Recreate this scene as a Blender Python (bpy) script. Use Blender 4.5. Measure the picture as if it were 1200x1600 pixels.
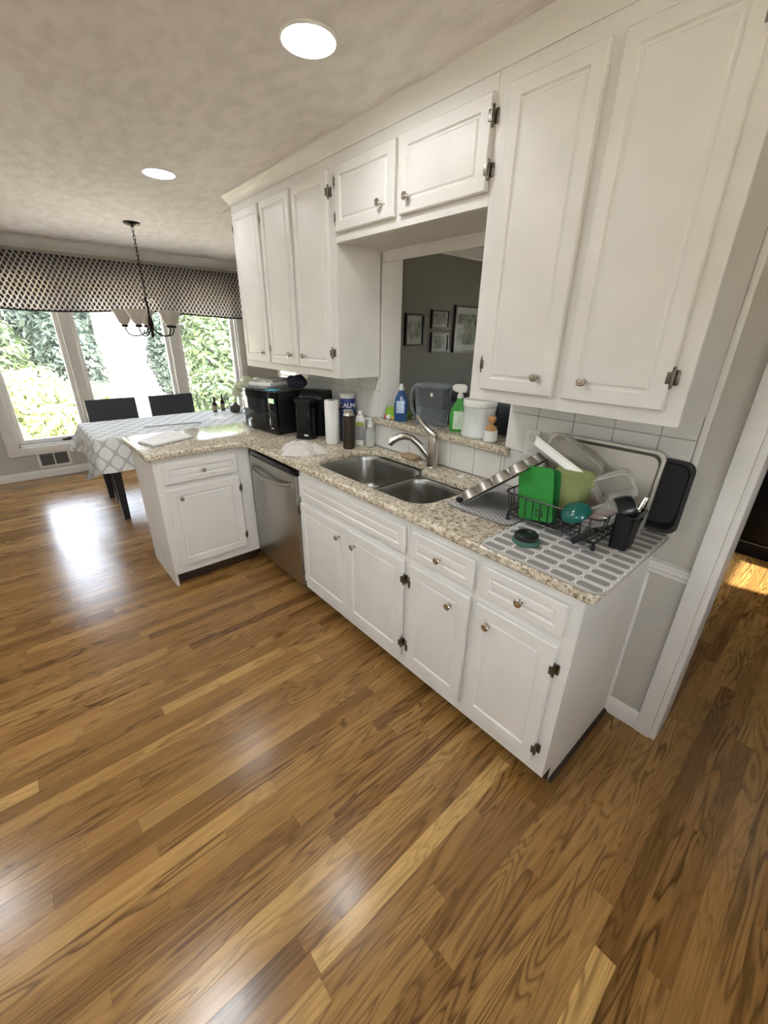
import bpy, bmesh, math, random
from mathutils import Vector, Matrix
random.seed(7)
R = math.radians
PI = math.pi
scene = bpy.context.scene
for o in list(bpy.data.objects):
    bpy.data.objects.remove(o, do_unlink=True)
C = scene.collection

# ------------------------------------------------------------------ camera
CAM = Vector((0.3521, -1.1059, 1.5719))
YAW, PIT, ROL, FPX = 0.8441, -0.408, 0.0177, 640.15
fw = Vector((-math.sin(YAW)*math.cos(PIT), math.cos(YAW)*math.cos(PIT), math.sin(PIT)))
rt = Vector((math.cos(YAW), math.sin(YAW), 0))
up = rt.cross(fw)
rt2 = math.cos(ROL)*rt + math.sin(ROL)*up
up2 = -math.sin(ROL)*rt + math.cos(ROL)*up
cam_d = bpy.data.cameras.new('camera')
cam_d.sensor_width = 36.0
cam_d.lens = FPX/1600*36.0
cam_d.clip_start = 0.02
cam = bpy.data.objects.new('camera', cam_d)
C.objects.link(cam)
cam.matrix_world = Matrix(((rt2.x, up2.x, -fw.x, CAM.x), (rt2.y, up2.y, -fw.y, CAM.y), (rt2.z, up2.z, -fw.z, CAM.z), (0, 0, 0, 1)))
scene.camera = cam

# ------------------------------------------------------------------ world, sun, exposure
LAMP = 21.0            # radiance of the recessed ceiling lamps
world = bpy.data.worlds.new('world')
scene.world = world
world.use_nodes = True
wn = world.node_tree
sky = wn.nodes.new('ShaderNodeTexSky')
sky.sky_type = 'NISHITA'
sky.sun_disc = False
sky.sun_elevation = R(52)
sky.sun_rotation = R(80)
sky.air_density = 1.0
sky.dust_density = 3.0
bg = wn.nodes['Background']
bg.inputs['Strength'].default_value = 1.6
hs = wn.nodes.new('ShaderNodeHueSaturation')      # hazy, washed-out summer sky
hs.inputs['Saturation'].default_value = .4
wn.links.new(sky.outputs[0], hs.inputs['Color'])
wn.links.new(hs.outputs[0], bg.inputs['Color'])
sun_d = bpy.data.lights.new('sun', 'SUN')
sun_d.energy = 17.0
sun_d.angle = R(1.5)
sun_d.color = (1, .96, .88)
sun = bpy.data.objects.new('sun', sun_d)
C.objects.link(sun)
sun.location = (6, 2, 9)
sun.rotation_euler = Vector((-0.60, -0.12, -0.79)).to_track_quat('-Z', 'Y').to_euler()
vs = scene.view_settings
vs.view_transform = 'Standard'
vs.look = 'None'
vs.exposure = 1.62
vs.gamma = 1.0
vs.use_curve_mapping = False

# ------------------------------------------------------------------ helpers
def S(r, g, b):
    f = lambda c: (c/255/12.92 if c/255 <= .04045 else ((c/255+.055)/1.055)**2.4)
    return (f(r), f(g), f(b), 1)

class NT:
    def __init__(s, name):
        s.m = bpy.data.materials.new(name)
        s.m.use_nodes = True
        s.t = s.m.node_tree
        s.b = s.t.nodes['Principled BSDF']
        s.out = s.t.nodes['Material Output']
    def n(s, typ, **kw):
        nd = s.t.nodes.new('ShaderNode'+typ)
        for k, v in kw.items():
            setattr(nd, k, v)
        return nd
    def l(s, a, b):
        s.t.links.new(a, b)
    def setp(s, **kw):
        for k, v in kw.items():
            s.b.inputs[k.replace('_', ' ')].default_value = v
    def math(s, op, a, b=None, c=None):
        nd = s.n('Math', operation=op)
        for i, v in enumerate((a, b, c)):
            if v is None: continue
            if isinstance(v, (int, float)): nd.inputs[i].default_value = v
            else: s.l(v, nd.inputs[i])
        return nd.outputs[0]
    def ramp(s, fac, stops, interp='LINEAR'):
        nd = s.n('ValToRGB')
        cr = nd.color_ramp
        cr.interpolation = interp
        while len(cr.elements) < len(stops): cr.elements.new(.5)
        for e, (p, c) in zip(cr.elements, stops):
            e.position = p; e.color = c
        s.l(fac, nd.inputs[0])
        return nd.outputs[0]
    def mix(s, fac, a, b, typ='MIX'):
        nd = s.n('MixRGB', blend_type=typ)
        for i, v in zip((0, 1, 2), (fac, a, b)):
            if isinstance(v, (int, float, tuple)): nd.inputs[i].default_value = v
            else: s.l(v, nd.inputs[i])
        return nd.outputs[0]
    def noise(s, vec, scale, detail=3, rough=.5, dist=0):
        nd = s.n('TexNoise')
        nd.inputs['Scale'].default_value = scale
        nd.inputs['Detail'].default_value = detail
        nd.inputs['Roughness'].default_value = rough
        nd.inputs['Distortion'].default_value = dist
        if vec is not None: s.l(vec, nd.inputs['Vector'])
        return nd.outputs[0]
    def pos(s):
        return s.n('NewGeometry').outputs['Position']
    def objc(s):
        return s.n('TexCoord').outputs['Object']
    def mapping(s, vec, sc=(1, 1, 1), rot=(0, 0, 0)):
        nd = s.n('Mapping')
        nd.inputs['Scale'].default_value = sc
        nd.inputs['Rotation'].default_value = rot
        s.l(vec, nd.inputs['Vector'])
        return nd.outputs[0]
    def bump(s, h, strength=.2, dist=.01):
        nd = s.n('Bump')
        nd.inputs['Strength'].default_value = strength
        nd.inputs['Distance'].default_value = dist
        s.l(h, nd.inputs['Height'])
        s.l(nd.outputs[0], s.b.inputs['Normal'])

def plain(name, c, rough=.5, metal=0, var=.05, scale=18, bump=0, bscale=120, **kw):
    t = NT(name)
    t.setp(Roughness=rough, Metallic=metal, **kw)
    nz = t.noise(t.objc(), scale, 4)
    lo = tuple(x*(1-var) for x in c[:3])+(1,)
    hi = tuple(min(1, x*(1+var)) for x in c[:3])+(1,)
    t.l(t.ramp(nz, [(.3, lo), (.7, hi)]), t.b.inputs['Base Color'])
    if bump:
        t.bump(t.noise(t.objc(), bscale, 3), bump, .003)
    return t.m

def clear(name, tint, rough=.05, amount=.75, spec=.5, edge=.45):
    """see-through plastic or pane: transparent mixed with a glossy, tinted skin"""
    t = NT(name)
    t.setp(Roughness=rough, Base_Color=tint)
    t.b.inputs['Specular IOR Level'].default_value = spec
    tr = t.n('BsdfTransparent'); tr.inputs[0].default_value = tint
    mx = t.n('MixShader')
    fr = t.n('LayerWeight'); fr.inputs[0].default_value = .25
    nz = t.noise(t.objc(), 25, 2)
    f = t.math('ADD', t.math('MULTIPLY', fr.outputs['Fresnel'], edge), t.math('MULTIPLY', nz, .04))
    f2 = t.math('ADD', f, 1-amount-.02)
    t.l(f2, mx.inputs[0]); t.l(tr.outputs[0], mx.inputs[1]); t.l(t.b.outputs[0], mx.inputs[2])
    t.l(mx.outputs[0], t.out.inputs[0])
    return t.m

class MB:
    """collects shapes of ONE part in a bmesh"""
    def __init__(s):
        s.bm = bmesh.new()
        s.uv = None
    def box(s, x0, x1, y0, y1, z0, z1, bev=0, seg=2):
        r = bmesh.ops.create_cube(s.bm, size=1)
        vs_ = r['verts']
        for v in vs_:
            v.co = Vector(((x0+x1)/2+v.co.x*(x1-x0), (y0+y1)/2+v.co.y*(y1-y0), (z0+z1)/2+v.co.z*(z1-z0)))
        if bev:
            es = list({e for v in vs_ for e in v.link_edges})
            bmesh.ops.bevel(s.bm, geom=es, offset=bev, segments=seg, profile=.5, affect='EDGES')
        return s
    def loft(s, rings, cap0=True, cap1=True, closed=True):
        prev = None; first = None
        for ring in rings:
            vs_ = [s.bm.verts.new(p) for p in ring]
            if prev:
                n = len(vs_)
                for i in range(n if closed else n-1):
                    j = (i+1) % n
                    s.bm.faces.new((prev[i], prev[j], vs_[j], vs_[i]))
            else: first = vs_
            prev = vs_
        if cap0 and len(first) > 2: s.bm.faces.new(first[::-1])
        if cap1 and len(prev) > 2: s.bm.faces.new(prev)
        return s
    def cyl(s, p0, p1, r0, r1=None, seg=14, cap=True):
        p0, p1 = Vector(p0), Vector(p1)
        r1 = r0 if r1 is None else r1
        d = (p1-p0).normalized()
        a = d.orthogonal().normalized(); b = d.cross(a)
        ring = lambda p, r: [p+r*(math.cos(2*PI*i/seg)*a+math.sin(2*PI*i/seg)*b) for i in range(seg)]
        return s.loft([ring(p0, r0), ring(p1, r1)], cap, cap)
    def lathe(s, prof, seg=20, mtx=None, cap0=True, cap1=True, sx=1, sy=1):
        mtx = mtx or Matrix()
        rings = [[mtx @ Vector((sx*r*math.cos(2*PI*i/seg), sy*r*math.sin(2*PI*i/seg), z)) for i in range(seg)] for r, z in prof]
        return s.loft(rings, cap0, cap1)
    def tube(s, pts, r, seg=8, closed=False):
        pts = [Vector(p) for p in pts]
        n = len(pts); rings = []; a = None
        for i, p in enumerate(pts):
            q0 = pts[i-1] if (i or closed) else p
            q1 = pts[(i+1) % n] if (i < n-1 or closed) else p
            d = (q1-q0).normalized()
            if a is None: a = d.orthogonal().normalized()
            a = (a-d*a.dot(d))
            a = a.normalized() if a.length > 1e-6 else d.orthogonal().normalized()
            b = d.cross(a)
            rr = r[i] if isinstance(r, (list, tuple)) else r
            rings.append([p+rr*(math.cos(2*PI*k/seg)*a+math.sin(2*PI*k/seg)*b) for k in range(seg)])
        if closed:
            return s.loft(rings+[rings[0]], False, False)
        return s.loft(rings)
    def prism(s, poly, z0, z1, mtx=None):
        mtx = mtx or Matrix()
        return s.loft([[mtx @ Vector((x, y, z0)) for x, y in poly], [mtx @ Vector((x, y, z1)) for x, y in poly]])
    def ball(s, c, r, seg=14, sx=1, sy=1, sz=1):
        k = bmesh.ops.create_uvsphere(s.bm, u_segments=seg, v_segments=max(6, seg//2), radius=r)
        for v in k['verts']:
            v.co = Vector((v.co.x*sx, v.co.y*sy, v.co.z*sz))+Vector(c)
        return s
    def grid(s, f, nu, nv, u0=0, u1=1, v0=0, v1=1):
        """surface f(u,v)->point with a uv map in the same units"""
        uvl = s.bm.loops.layers.uv.verify()
        P = [[None]*(nv+1) for _ in range(nu+1)]
        U = {}
        for i in range(nu+1):
            for j in range(nv+1):
                u = u0+(u1-u0)*i/nu; v = v0+(v1-v0)*j/nv
                P[i][j] = s.bm.verts.new(f(u, v)); U[P[i][j]] = (u, v)
        for i in range(nu):
            for j in range(nv):
                fc = s.bm.faces.new((P[i][j], P[i+1][j], P[i+1][j+1], P[i][j+1]))
                for lp in fc.loops: lp[uvl].uv = U[lp.vert]
        return s
    def xf(s, m):
        bmesh.ops.transform(s.bm, matrix=m, verts=s.bm.verts)
        return s
    def mesh(s, name, mat, smooth=35, fix=True):
        if fix: bmesh.ops.recalc_face_normals(s.bm, faces=s.bm.faces)
        me = bpy.data.meshes.new(name)
        s.bm.to_mesh(me); s.bm.free()
        if smooth:
            me.polygons.foreach_set('use_smooth', [True]*len(me.polygons))
            me.set_sharp_from_angle(angle=R(smooth))
        if mat: me.materials.append(mat)
        return me
    def build(s, name, mat, parent=None, loc=None, rot=None, smooth=35, solid=0, fix=True):
        o = bpy.data.objects.new(name, s.mesh(name, mat, smooth, fix))
        C.objects.link(o)
        if parent: o.parent = parent
        if loc: o.location = loc
        if rot: o.rotation_euler = rot
        if solid:
            md = o.modifiers.new('thick', 'SOLIDIFY'); md.thickness = solid; md.offset = -1
        return o

def inst(name, me, parent=None, loc=(0, 0, 0), rot=(0, 0, 0)):
    o = bpy.data.objects.new(name, me)
    C.objects.link(o)
    o.parent = parent; o.location = loc; o.rotation_euler = rot
    return o
def tag(o, label, cat, group=None):
    o['label'] = label; o['category'] = cat
    if group: o['group'] = group
    return o
def thing(name, label, cat, loc=(0, 0, 0), rotz=0, group=None):
    o = bpy.data.objects.new(name, None)
    o.empty_display_size = .05
    C.objects.link(o)
    o.location = loc; o.rotation_euler = (0, 0, rotz)
    return tag(o, label, cat, group)
def struct(o, label=None, cat=None):
    o['kind'] = 'structure'
    if label: o['label'] = label
    if cat: o['category'] = cat
    return o
def rounded(pts, n=6):
    """polygon with (x, y, radius) corners -> list of points"""
    out = []; k = len(pts)
    for i in range(k):
        p = Vector(pts[i][:2]); a = Vector(pts[i-1][:2])-p; b = Vector(pts[(i+1) % k][:2])-p
        r = pts[i][2]
        if r <= 0: out.append(tuple(p)); continue
        a.normalize(); b.normalize()
        ang = a.angle(b); t = r/math.tan(ang/2)
        c = p+(a+b).normalized()*r/math.sin(ang/2)
        s0 = p+a*t-c; s1 = p+b*t-c
        a0 = math.atan2(s0.y, s0.x); a1 = math.atan2(s1.y, s1.x)
        d = (a1-a0+PI) % (2*PI)-PI
        for j in range(n+1):
            th = a0+d*j/n
            out.append((c.x+r*math.cos(th), c.y+r*math.sin(th)))
    return out
def rrect(x0, x1, y0, y1, r, n=5):
    return rounded([(x0, y0, r), (x1, y0, r), (x1, y1, r), (x0, y1, r)], n)
def sweep(path, prof, side=1):
    """mitred moulding: path of (x,y), profile of (offset outwards, z)"""
    P = [Vector(p) for p in path]; rings = []
    for i, p in enumerate(P):
        ns = []
        if i > 0: d = (P[i]-P[i-1]).normalized(); ns.append(Vector((d.y, -d.x)))
        if i < len(P)-1: d = (P[i+1]-P[i]).normalized(); ns.append(Vector((d.y, -d.x)))
        n = sum(ns, Vector((0, 0))); n.normalize()
        k = 1/n.dot(ns[0])
        rings.append([Vector((p.x+side*n.x*k*o, p.y+side*n.y*k*o, z)) for o, z in prof])
    return MB().loft(rings)
def text_mesh(body, size, depth, mat, name='lettering'):
    cu = bpy.data.curves.new(name, 'FONT')
    cu.body = body; cu.size = size; cu.extrude = depth
    cu.align_x = 'CENTER'; cu.align_y = 'CENTER'; cu.resolution_u = 3
    tmp = bpy.data.objects.new('tmp', cu)
    C.objects.link(tmp)
    dg = bpy.context.evaluated_depsgraph_get()
    me = bpy.data.meshes.new_from_object(tmp.evaluated_get(dg))
    bpy.data.objects.remove(tmp, do_unlink=True)
    me.name = name
    me.materials.clear(); me.materials.append(mat)
    return me

# ------------------------------------------------------------------ materials
def paint_mat(name, c, rough=.4, bump=.05):
    t = NT(name); t.setp(Roughness=rough)
    nz = t.noise(t.pos(), 6, 3)
    lo = tuple(x*.96 for x in c[:3])+(1,); hi = tuple(x*1.03 for x in c[:3])+(1,)
    t.l(t.ramp(nz, [(.3, lo), (.7, hi)]), t.b.inputs['Base Color'])
    if bump: t.bump(t.noise(t.pos(), 160, 3), bump, .002)
    return t.m
WHITE = paint_mat('white_gloss_paint', S(226, 224, 219), .42, 0)
TRIM = paint_mat('white_trim_paint', S(228, 226, 221), .38, .04)
WALL = paint_mat('greige_wall_paint', S(190, 186, 177), .6, .1)
WALL2 = paint_mat('dimmed_greige_wall_paint', S(126, 126, 116), .6, .1)  # same greige, darkened in its colour for the dim next room
def ceiling_mat():
    t = NT('stomped_ceiling_texture'); t.setp(Roughness=.8)
    p = t.mapping(t.pos(), (1, 1.9, 1), (0, 0, R(35)))
    a = t.noise(p, 8, 4, .5, .25)
    b = t.noise(p, 26, 3, .5, .6)
    h = t.math('ADD', t.ramp(a, [(.38, (0, 0, 0, 1)), (.62, (1, 1, 1, 1))]), t.math('MULTIPLY', b, .3))
    t.bump(h, .32, .010)
    t.l(t.ramp(a, [(.35, S(226, 220, 216)), (.6, S(238, 233, 229))]), t.b.inputs['Base Color'])
    return t.m
CEIL = ceiling_mat()
def oak_mat():
    t = NT('oak_floor_boards')
    t.setp(Roughness=.24)
    at = t.n('Attribute', attribute_name='rnd')
    sep = t.n('SeparateColor'); t.l(at.outputs['Color'], sep.inputs[0])
    r1, r2, r3 = sep.outputs
    comb = t.n('CombineXYZ'); t.l(t.math('MULTIPLY', r1, 37.), comb.inputs[0]); t.l(t.math('MULTIPLY', r2, 53.), comb.inputs[1]); t.l(t.math('MULTIPLY', r3, 11.), comb.inputs[2])
    add = t.n('VectorMath', operation='ADD'); t.l(t.pos(), add.inputs[0]); t.l(comb.outputs[0], add.inputs[1])
    v = t.mapping(add.outputs[0], (13, 1.15, 1))
    nz = t.noise(v, 1.25, 2.4, .42, .4)
    rings = t.math('FRACT', t.math('MULTIPLY', nz, t.math('MULTIPLY_ADD', r3, 9., 8.)))
    # sharp dark late-wood edge, slow fade
    grain = t.ramp(rings, [(0, (.0, .0, .0, 1)), (.1, (.22, .22, .22, 1)), (.42, (1, 1, 1, 1)), (.82, (.86, .86, .86, 1)), (1, (0, 0, 0, 1))])
    fib = t.noise(t.mapping(add.outputs[0], (150, 5, 1)), 1.0, 3, .6)
    fib2 = t.noise(t.mapping(add.outputs[0], (420, 9, 1)), 1.0, 2, .6)
    patch = t.noise(t.mapping(add.outputs[0], (5, .7, 1)), 1.0, 2)
    base = t.ramp(r2, [(0, S(124, 89, 48)), (.3, S(152, 113, 63)), (.55, S(165, 125, 72)), (.8, S(179, 139, 83)), (1, S(216, 177, 112))])
    dark = t.mix(1, base, (.26, .22, .19, 1), 'MULTIPLY')
    amount = t.ramp(patch, [(.36, (.2, .2, .2, 1)), (.64, (.95, .95, .95, 1))])
    inv = t.math('SUBTRACT', 1.0, grain)
    c = t.mix(t.math('MULTIPLY', inv, amount), base, dark)
    c = t.mix(.55, c, t.ramp(fib, [(.25, (.5, .46, .42, 1)), (.6, (1.0, 1.0, 1.0, 1))]), 'MULTIPLY')
    c = t.mix(.35, c, t.ramp(fib2, [(.3, (.6, .55, .5, 1)), (.55, (1.0, 1.0, 1.0, 1))]), 'MULTIPLY')
    t.l(c, t.b.inputs['Base Color'])
    t.l(t.ramp(t.noise(t.pos(), 3, 3), [(.3, (.20, .2, .2, 1)), (.7, (.25, .25, .25, 1))]), t.b.inputs['Roughness'])
    t.bump(t.math('ADD', t.math('MULTIPLY', fib, .4), t.math('MULTIPLY', t.noise(t.pos(), 7, 2), 1.2)), .1, .004)
    return t.m
OAK = oak_mat()
def granite_mat():
    t = NT('speckled_granite'); t.setp(Roughness=.13)
    p = t.pos()
    a = t.noise(p, 60, 4, .65)
    b = t.noise(p, 150, 3, .6)
    big = t.noise(p, 9, 3, .5)
    vor = t.n('TexVoronoi'); vor.inputs['Scale'].default_value = 110; t.l(p, vor.inputs['Vector'])
    c = t.ramp(a, [(.3, S(104, 88, 68)), (.41, S(176, 162, 138)), (.50, S(212, 201, 178)), (.62, S(236, 229, 212))])
    c = t.mix(t.ramp(b, [(.36, (1, 1, 1, 1)), (.43, (0, 0, 0, 1))]), c, S(40, 34, 29))
    c = t.mix(t.ramp(vor.outputs['Color'], [(.82, (0, 0, 0, 1)), (.86, (.7, .7, .7, 1))]), c, S(226, 218, 202))
    c = t.mix(t.ramp(big, [(.4, (0, 0, 0, 1)), (.7, (.35, .35, .35, 1))]), c, S(150, 132, 106))
    t.l(c, t.b.inputs['Base Color'])
    return t.m
GRAN = granite_mat()
def steel_mat(name, c, rough, stretch=(2, 2, 160)):
    t = NT(name); t.setp(Metallic=1.0, Base_Color=c)
    nz = t.noise(t.mapping(t.objc(), stretch), 3, 3)
    t.l(t.ramp(nz, [(.3, (rough*.85,)*3+(1,)), (.7, (rough*1.15,)*3+(1,))]), t.b.inputs['Roughness'])
    return t.m
STEEL = steel_mat('brushed_stainless_steel', S(176, 174, 168), .34)
SINKST = steel_mat('satin_sink_steel', S(168, 166, 160), .35, (6, 6, 6))
NICKEL = steel_mat('brushed_nickel', S(206, 201, 192), .22, (60, 60, 60))
DNICK = steel_mat('aged_nickel_hinge', S(128, 122, 112), .34, (60, 60, 60))
ALU = steel_mat('dull_aluminium', S(196, 192, 184), .42, (30, 30, 4))
BLK = plain('black_plastic', S(22, 23, 25), .3)
BLKM = plain('matt_black', S(20, 20, 22), .55)
EBONY = plain('ebonised_wood', S(13, 13, 15), .5, Specular_IOR_Level=.2)
BLKG = plain('black_gloss_glass', S(10, 12, 15), .06)
BRONZE = plain('dark_bronze_metal', S(44, 37, 32), .35, .8)
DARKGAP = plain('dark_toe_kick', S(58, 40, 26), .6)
WTILE = paint_mat('white_glazed_tile', S(222, 220, 213), .16, .02)
GROUT = paint_mat('light_grout', S(186, 182, 174), .8, .1)
WPLAS = plain('white_plastic', S(232, 230, 224), .35)
FROST = plain('frosted_white_plastic', S(214, 218, 214), .3)
PAPER = plain('white_paper', S(236, 234, 230), .7)
GREYP = plain('grey_print_paper', S(150, 150, 150), .6, var=.35, scale=40)
PANE = clear('window_glass', (.97, .98, .98, 1), .01, .97)
CLEARP = clear('clear_plastic', (.93, .92, .89, 1), .1, .84)
# ------------------------------------------------------------------ room shell
D, WB = .596, .741          # kitchen face and far face of the wall behind the counter
ZC = 2.40                   # ceiling
XW = -5.60                  # window wall
ZT, TH = .9125, .036        # worktop top and thickness
OPL, OPR, OPB, OPT = -1.6156, -.69, 1.056, 1.99     # serving opening
DRL, DRR, DRT = .197, 1.06, 2.05                      # doorway

m = MB()
m.box(-2.92, OPL, D, WB, 0, ZC); m.box(OPL, OPR, D, WB, 0, OPB); m.box(OPL, OPR, D, WB, OPT, ZC)
m.box(OPR, DRL, D, WB, 0, ZC); m.box(DRL, DRR, D, WB, DRT, ZC); m.box(DRR, 2.3, D, WB, 0, ZC)
wall_n = struct(m.build('wall_north', WALL, smooth=0))
struct(MB().box(-2.92, -2.80, WB, 4.9, 0, ZC).build('wall_picture_side', WALL2, smooth=0))
struct(MB().box(-5.75, -2.92, 2.3, 2.42, 0, ZC).build('wall_nook', WALL, smooth=0))
m = MB(); m.box(-5.75, .5, -3.12, -3.0, 0, ZC); m.box(.5, 1.4, -3.12, -3.0, 0, 1.2); m.box(.5, 1.4, -3.12, -3.0, 2.0, ZC); m.box(1.4, 2.42, -3.12, -3.0, 0, ZC)
struct(m.build('wall_south', WALL, smooth=0))
m = MB(); m.box(2.3, 2.42, -3.0, -1.6, 0, ZC); m.box(2.3, 2.42, -1.6, -.8, 0, 1.2); m.box(2.3, 2.42, -1.6, -.8, 2.0, ZC); m.box(2.3, 2.42, -.8, WB, 0, ZC)
struct(m.build('wall_east', WALL, smooth=0))
m = MB(); m.box(1.6, 1.72, WB, 2.6, 0, ZC); m.box(1.6, 1.72, 2.6, 3.25, 0, 1.45); m.box(1.6, 1.72, 2.6, 3.25, 2.12, ZC); m.box(1.6, 1.72, 3.25, 4.8, 0, ZC)
struct(m.build('wall_next_room_east', WALL2, smooth=0))
# far wall of the next room, with a glazed opening
m = MB(); m.box(-2.8, -1.2, 4.8, 4.9, 0, ZC); m.box(-1.2, -.6, 4.8, 4.9, 1.8, ZC); m.box(-.6, 1.72, 4.8, 4.9, 0, ZC); m.box(-1.2, -.6, 4.8, 4.9, 0, 1.2)
struct(m.build('wall_far', WALL2, smooth=0))
# window wall
WY0, WY1, WZ0, WZ1 = -1.20, 1.42, .36, 2.05
m = MB(); m.box(XW-.15, XW, -3.12, WY0, 0, ZC); m.box(XW-.15, XW, WY1, 2.42, 0, ZC); m.box(XW-.15, XW, WY0, WY1, 0, WZ0); m.box(XW-.15, XW, WY0, WY1, WZ1, ZC)
struct(m.build('wall_west', WALL, smooth=0))
m = MB(); m.box(-5.9, 2.5, -3.2, .9, ZC, ZC+.2); m.box(-5.9, 1.74, .9, 5.0, ZC, ZC+.2)
struct(m.build('ceiling', CEIL, smooth=0))
struct(MB().box(2.5, 4.1, -3.2, .8, ZC, ZC+.12).build('sun_block_slab', TRIM, smooth=0))  # unseen slab added to keep the sun off the kitchen's east window

# ------------------------------------------------------------------ floor of single oak boards
floor = struct(MB().box(-5.75, 2.42, -3.12, 4.9, -.08, -.013).build('floor', OAK, smooth=0))
me = floor.data
ca = me.color_attributes.new('rnd', 'FLOAT_COLOR', 'POINT')
for d in ca.data: d.color = (.4, .2, .3, 1)
PW = .057
boards = []
rnd = random.Random(21)
rows = int((2.3-XW)/PW)+1
for i in range(rows):
    x = XW+i*PW; y = -3.0-rnd.random()*.9
    while y < 4.8:
        L_ = rnd.uniform(.38, 1.45)
        boards.append((x, max(y, -3.0), min(y+L_, 4.8))); y += L_
byrow = {}
for k, (x, a, b) in enumerate(boards):
    byrow.setdefault(round((x-XW)/PW), []).append((a, b, k))
cnt = {}
for u in range(2, 1200, 6):
    for v in range(560, 1600, 6):
        d = fw+rt2*((u-600)/FPX)+up2*((800-v)/FPX)
        if d.z > -.02: continue
        t_ = -CAM.z/d.z
        px, py = CAM.x+d.x*t_, CAM.y+d.y*t_
        if py > 0 and px < .0: continue
        if -2.85 < px < -2.27 and py > -.6: continue
        if py > .6 and not (DRL < px < DRR): continue
        for a, b, k in byrow.get(int((px-XW)//PW), ()):
            if a <= py < b: cnt[k] = cnt.get(k, 0)+1
single = set(sorted(cnt, key=lambda k: -cnt[k])[:300])
def board_shape(V, F, x, a, b):
    g, c, z0, z1 = .0001, .0005, -.0125, 0.0
    o = len(V)
    X0, X1, A, B = x+g, x+PW-g, a+g, b-g
    for (x0, x1, y0, y1, z) in ((X0, X1, A, B, z0), (X0, X1, A, B, z1-c*.6), (X0+c, X1-c, A+c, B-c, z1)):
        V += [(x0, y0, z), (x1, y0, z), (x1, y1, z), (x0, y1, z)]
    for r in (0, 4):
        for i in range(4):
            j = (i+1) % 4
            F.append((o+r+i, o+r+j, o+r+4+j, o+r+4+i))
    F.append((o+8, o+9, o+10, o+11)); F.append((o+3, o+2, o+1, o))
def board_obj(name, items, origin):
    V, F, K = [], [], []
    for (x, a, b), rc in items:
        n0 = len(V); board_shape(V, F, x-origin[0], a-origin[1], b-origin[1]); K += [rc]*(len(V)-n0)
    me = bpy.data.meshes.new(name)
    me.from_pydata(V, [], F)
    ca = me.color_attributes.new('rnd', 'FLOAT_COLOR', 'POINT')
    ca.data.foreach_set('color', [q for c in K for q in c])
    me.materials.append(OAK)
    o = bpy.data.objects.new(name, me); C.objects.link(o)
    o.parent = floor; o.location = (origin[0], origin[1], 0)
    return o
rest = []
for k, bd in enumerate(boards):
    tone = min(1, max(0, rnd.gauss(.45, .22)))
    rc = (rnd.random(), tone, rnd.random(), 1)
    if k in single: board_obj('floor_board', [(bd, rc)], (bd[0], bd[1]))
    else: rest.append((bd, rc))
ro = board_obj('floor_boards', rest, (0, 0)); ro['kind'] = 'stuff'

# ------------------------------------------------------------------ trim
path = [(.029, D), (.029, .2935), (-2.812, .2935), (-2.812, D)]
CROWN = [(0, 2.335), (.006, 2.335), (.010, 2.35), (.030, 2.378), (.036, 2.383), (.042, 2.392), (.042, ZC), (0, ZC)]
struct(sweep(path, CROWN, -1).build('trim_crown', TRIM, smooth=25))
CR2 = [(0, 2.31), (.008, 2.31), (.012, 2.325), (.05, 2.365), (.06, 2.385), (.075, 2.39), (.075, ZC), (0, ZC)]
struct(sweep([(XW, 2.3), (XW, -3.0)], CR2, -1).build('trim_crown_window_wall', TRIM, smooth=25))
struct(sweep([(-2.8, 4.8), (-2.8, WB)], CR2, -1).build('trim_crown_picture_wall', TRIM, smooth=25))
BASE = [(0, 0), (.014, 0), (.014, .066), (.010, .078), (.006, .088), (0, .088)]
struct(sweep([(.0, D), (.134, D)], BASE, 1).build('baseboard_north', TRIM, smooth=25))
struct(sweep([(XW, -3.0), (XW, 2.3)], BASE, 1).build('baseboard_west', TRIM, smooth=25))
struct(sweep([(-2.8, WB), (-2.8, 4.8)], BASE, 1).build('baseboard_picture_side', TRIM, smooth=25))
RAIL = [(0, .742), (.008, .745), (.010, .757), (.020, .770), (.020, .782), (.027, .790), (.027, .800), (0, .803)]
struct(sweep([(.0, D), (.134, D)], RAIL, 1).build('trim_chair_rail', TRIM, smooth=25))
# doorway casing, jamb lining
m = MB()
m.box(.134, .190, D-.020, D, 0, DRT+.06, .003); m.box(.190, .212, D-.014, WB+.014, 0, DRT, .003)
struct(m.build('trim_door_casing', TRIM))
m = MB(); m.box(DRR-.012, DRR+.075, D-.018, D, 0, DRT+.06, .003); m.box(DRR-.012, DRR, D, WB, 0, DRT)
struct(m.build('trim_door_casing', TRIM))
struct(MB().box(.134, DRR+.075, D-.020, D, DRT, DRT+.075, .003).build('trim_door_head', TRIM))
# corner battens at the worktop end
struct(MB().box(.001, .013, D-.012, D-.0005, .09, .74, .002).build('trim_batten', TRIM))
struct(MB().box(.03, .05, D-.010, D-.0005, ZT+.004, ZC-.07, .002).build('trim_batten', TRIM))
# lining of the serving opening
m = MB(); m.box(OPL, OPL+.012, D-.001, WB+.002, OPB+.04, OPT); m.box(OPR-.012, OPR, D-.001, WB+.002, OPB+.04, OPT); m.box(OPL+.012, OPR-.012, D-.001, WB+.002, OPT-.012, OPT)
struct(m.build('trim_opening_lining', TRIM))
struct(MB().box(OPL+.012, OPR-.012, D-.0, D+.012, OPT-.055, OPT-.012, .002).build('trim_opening_head', TRIM))

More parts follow.
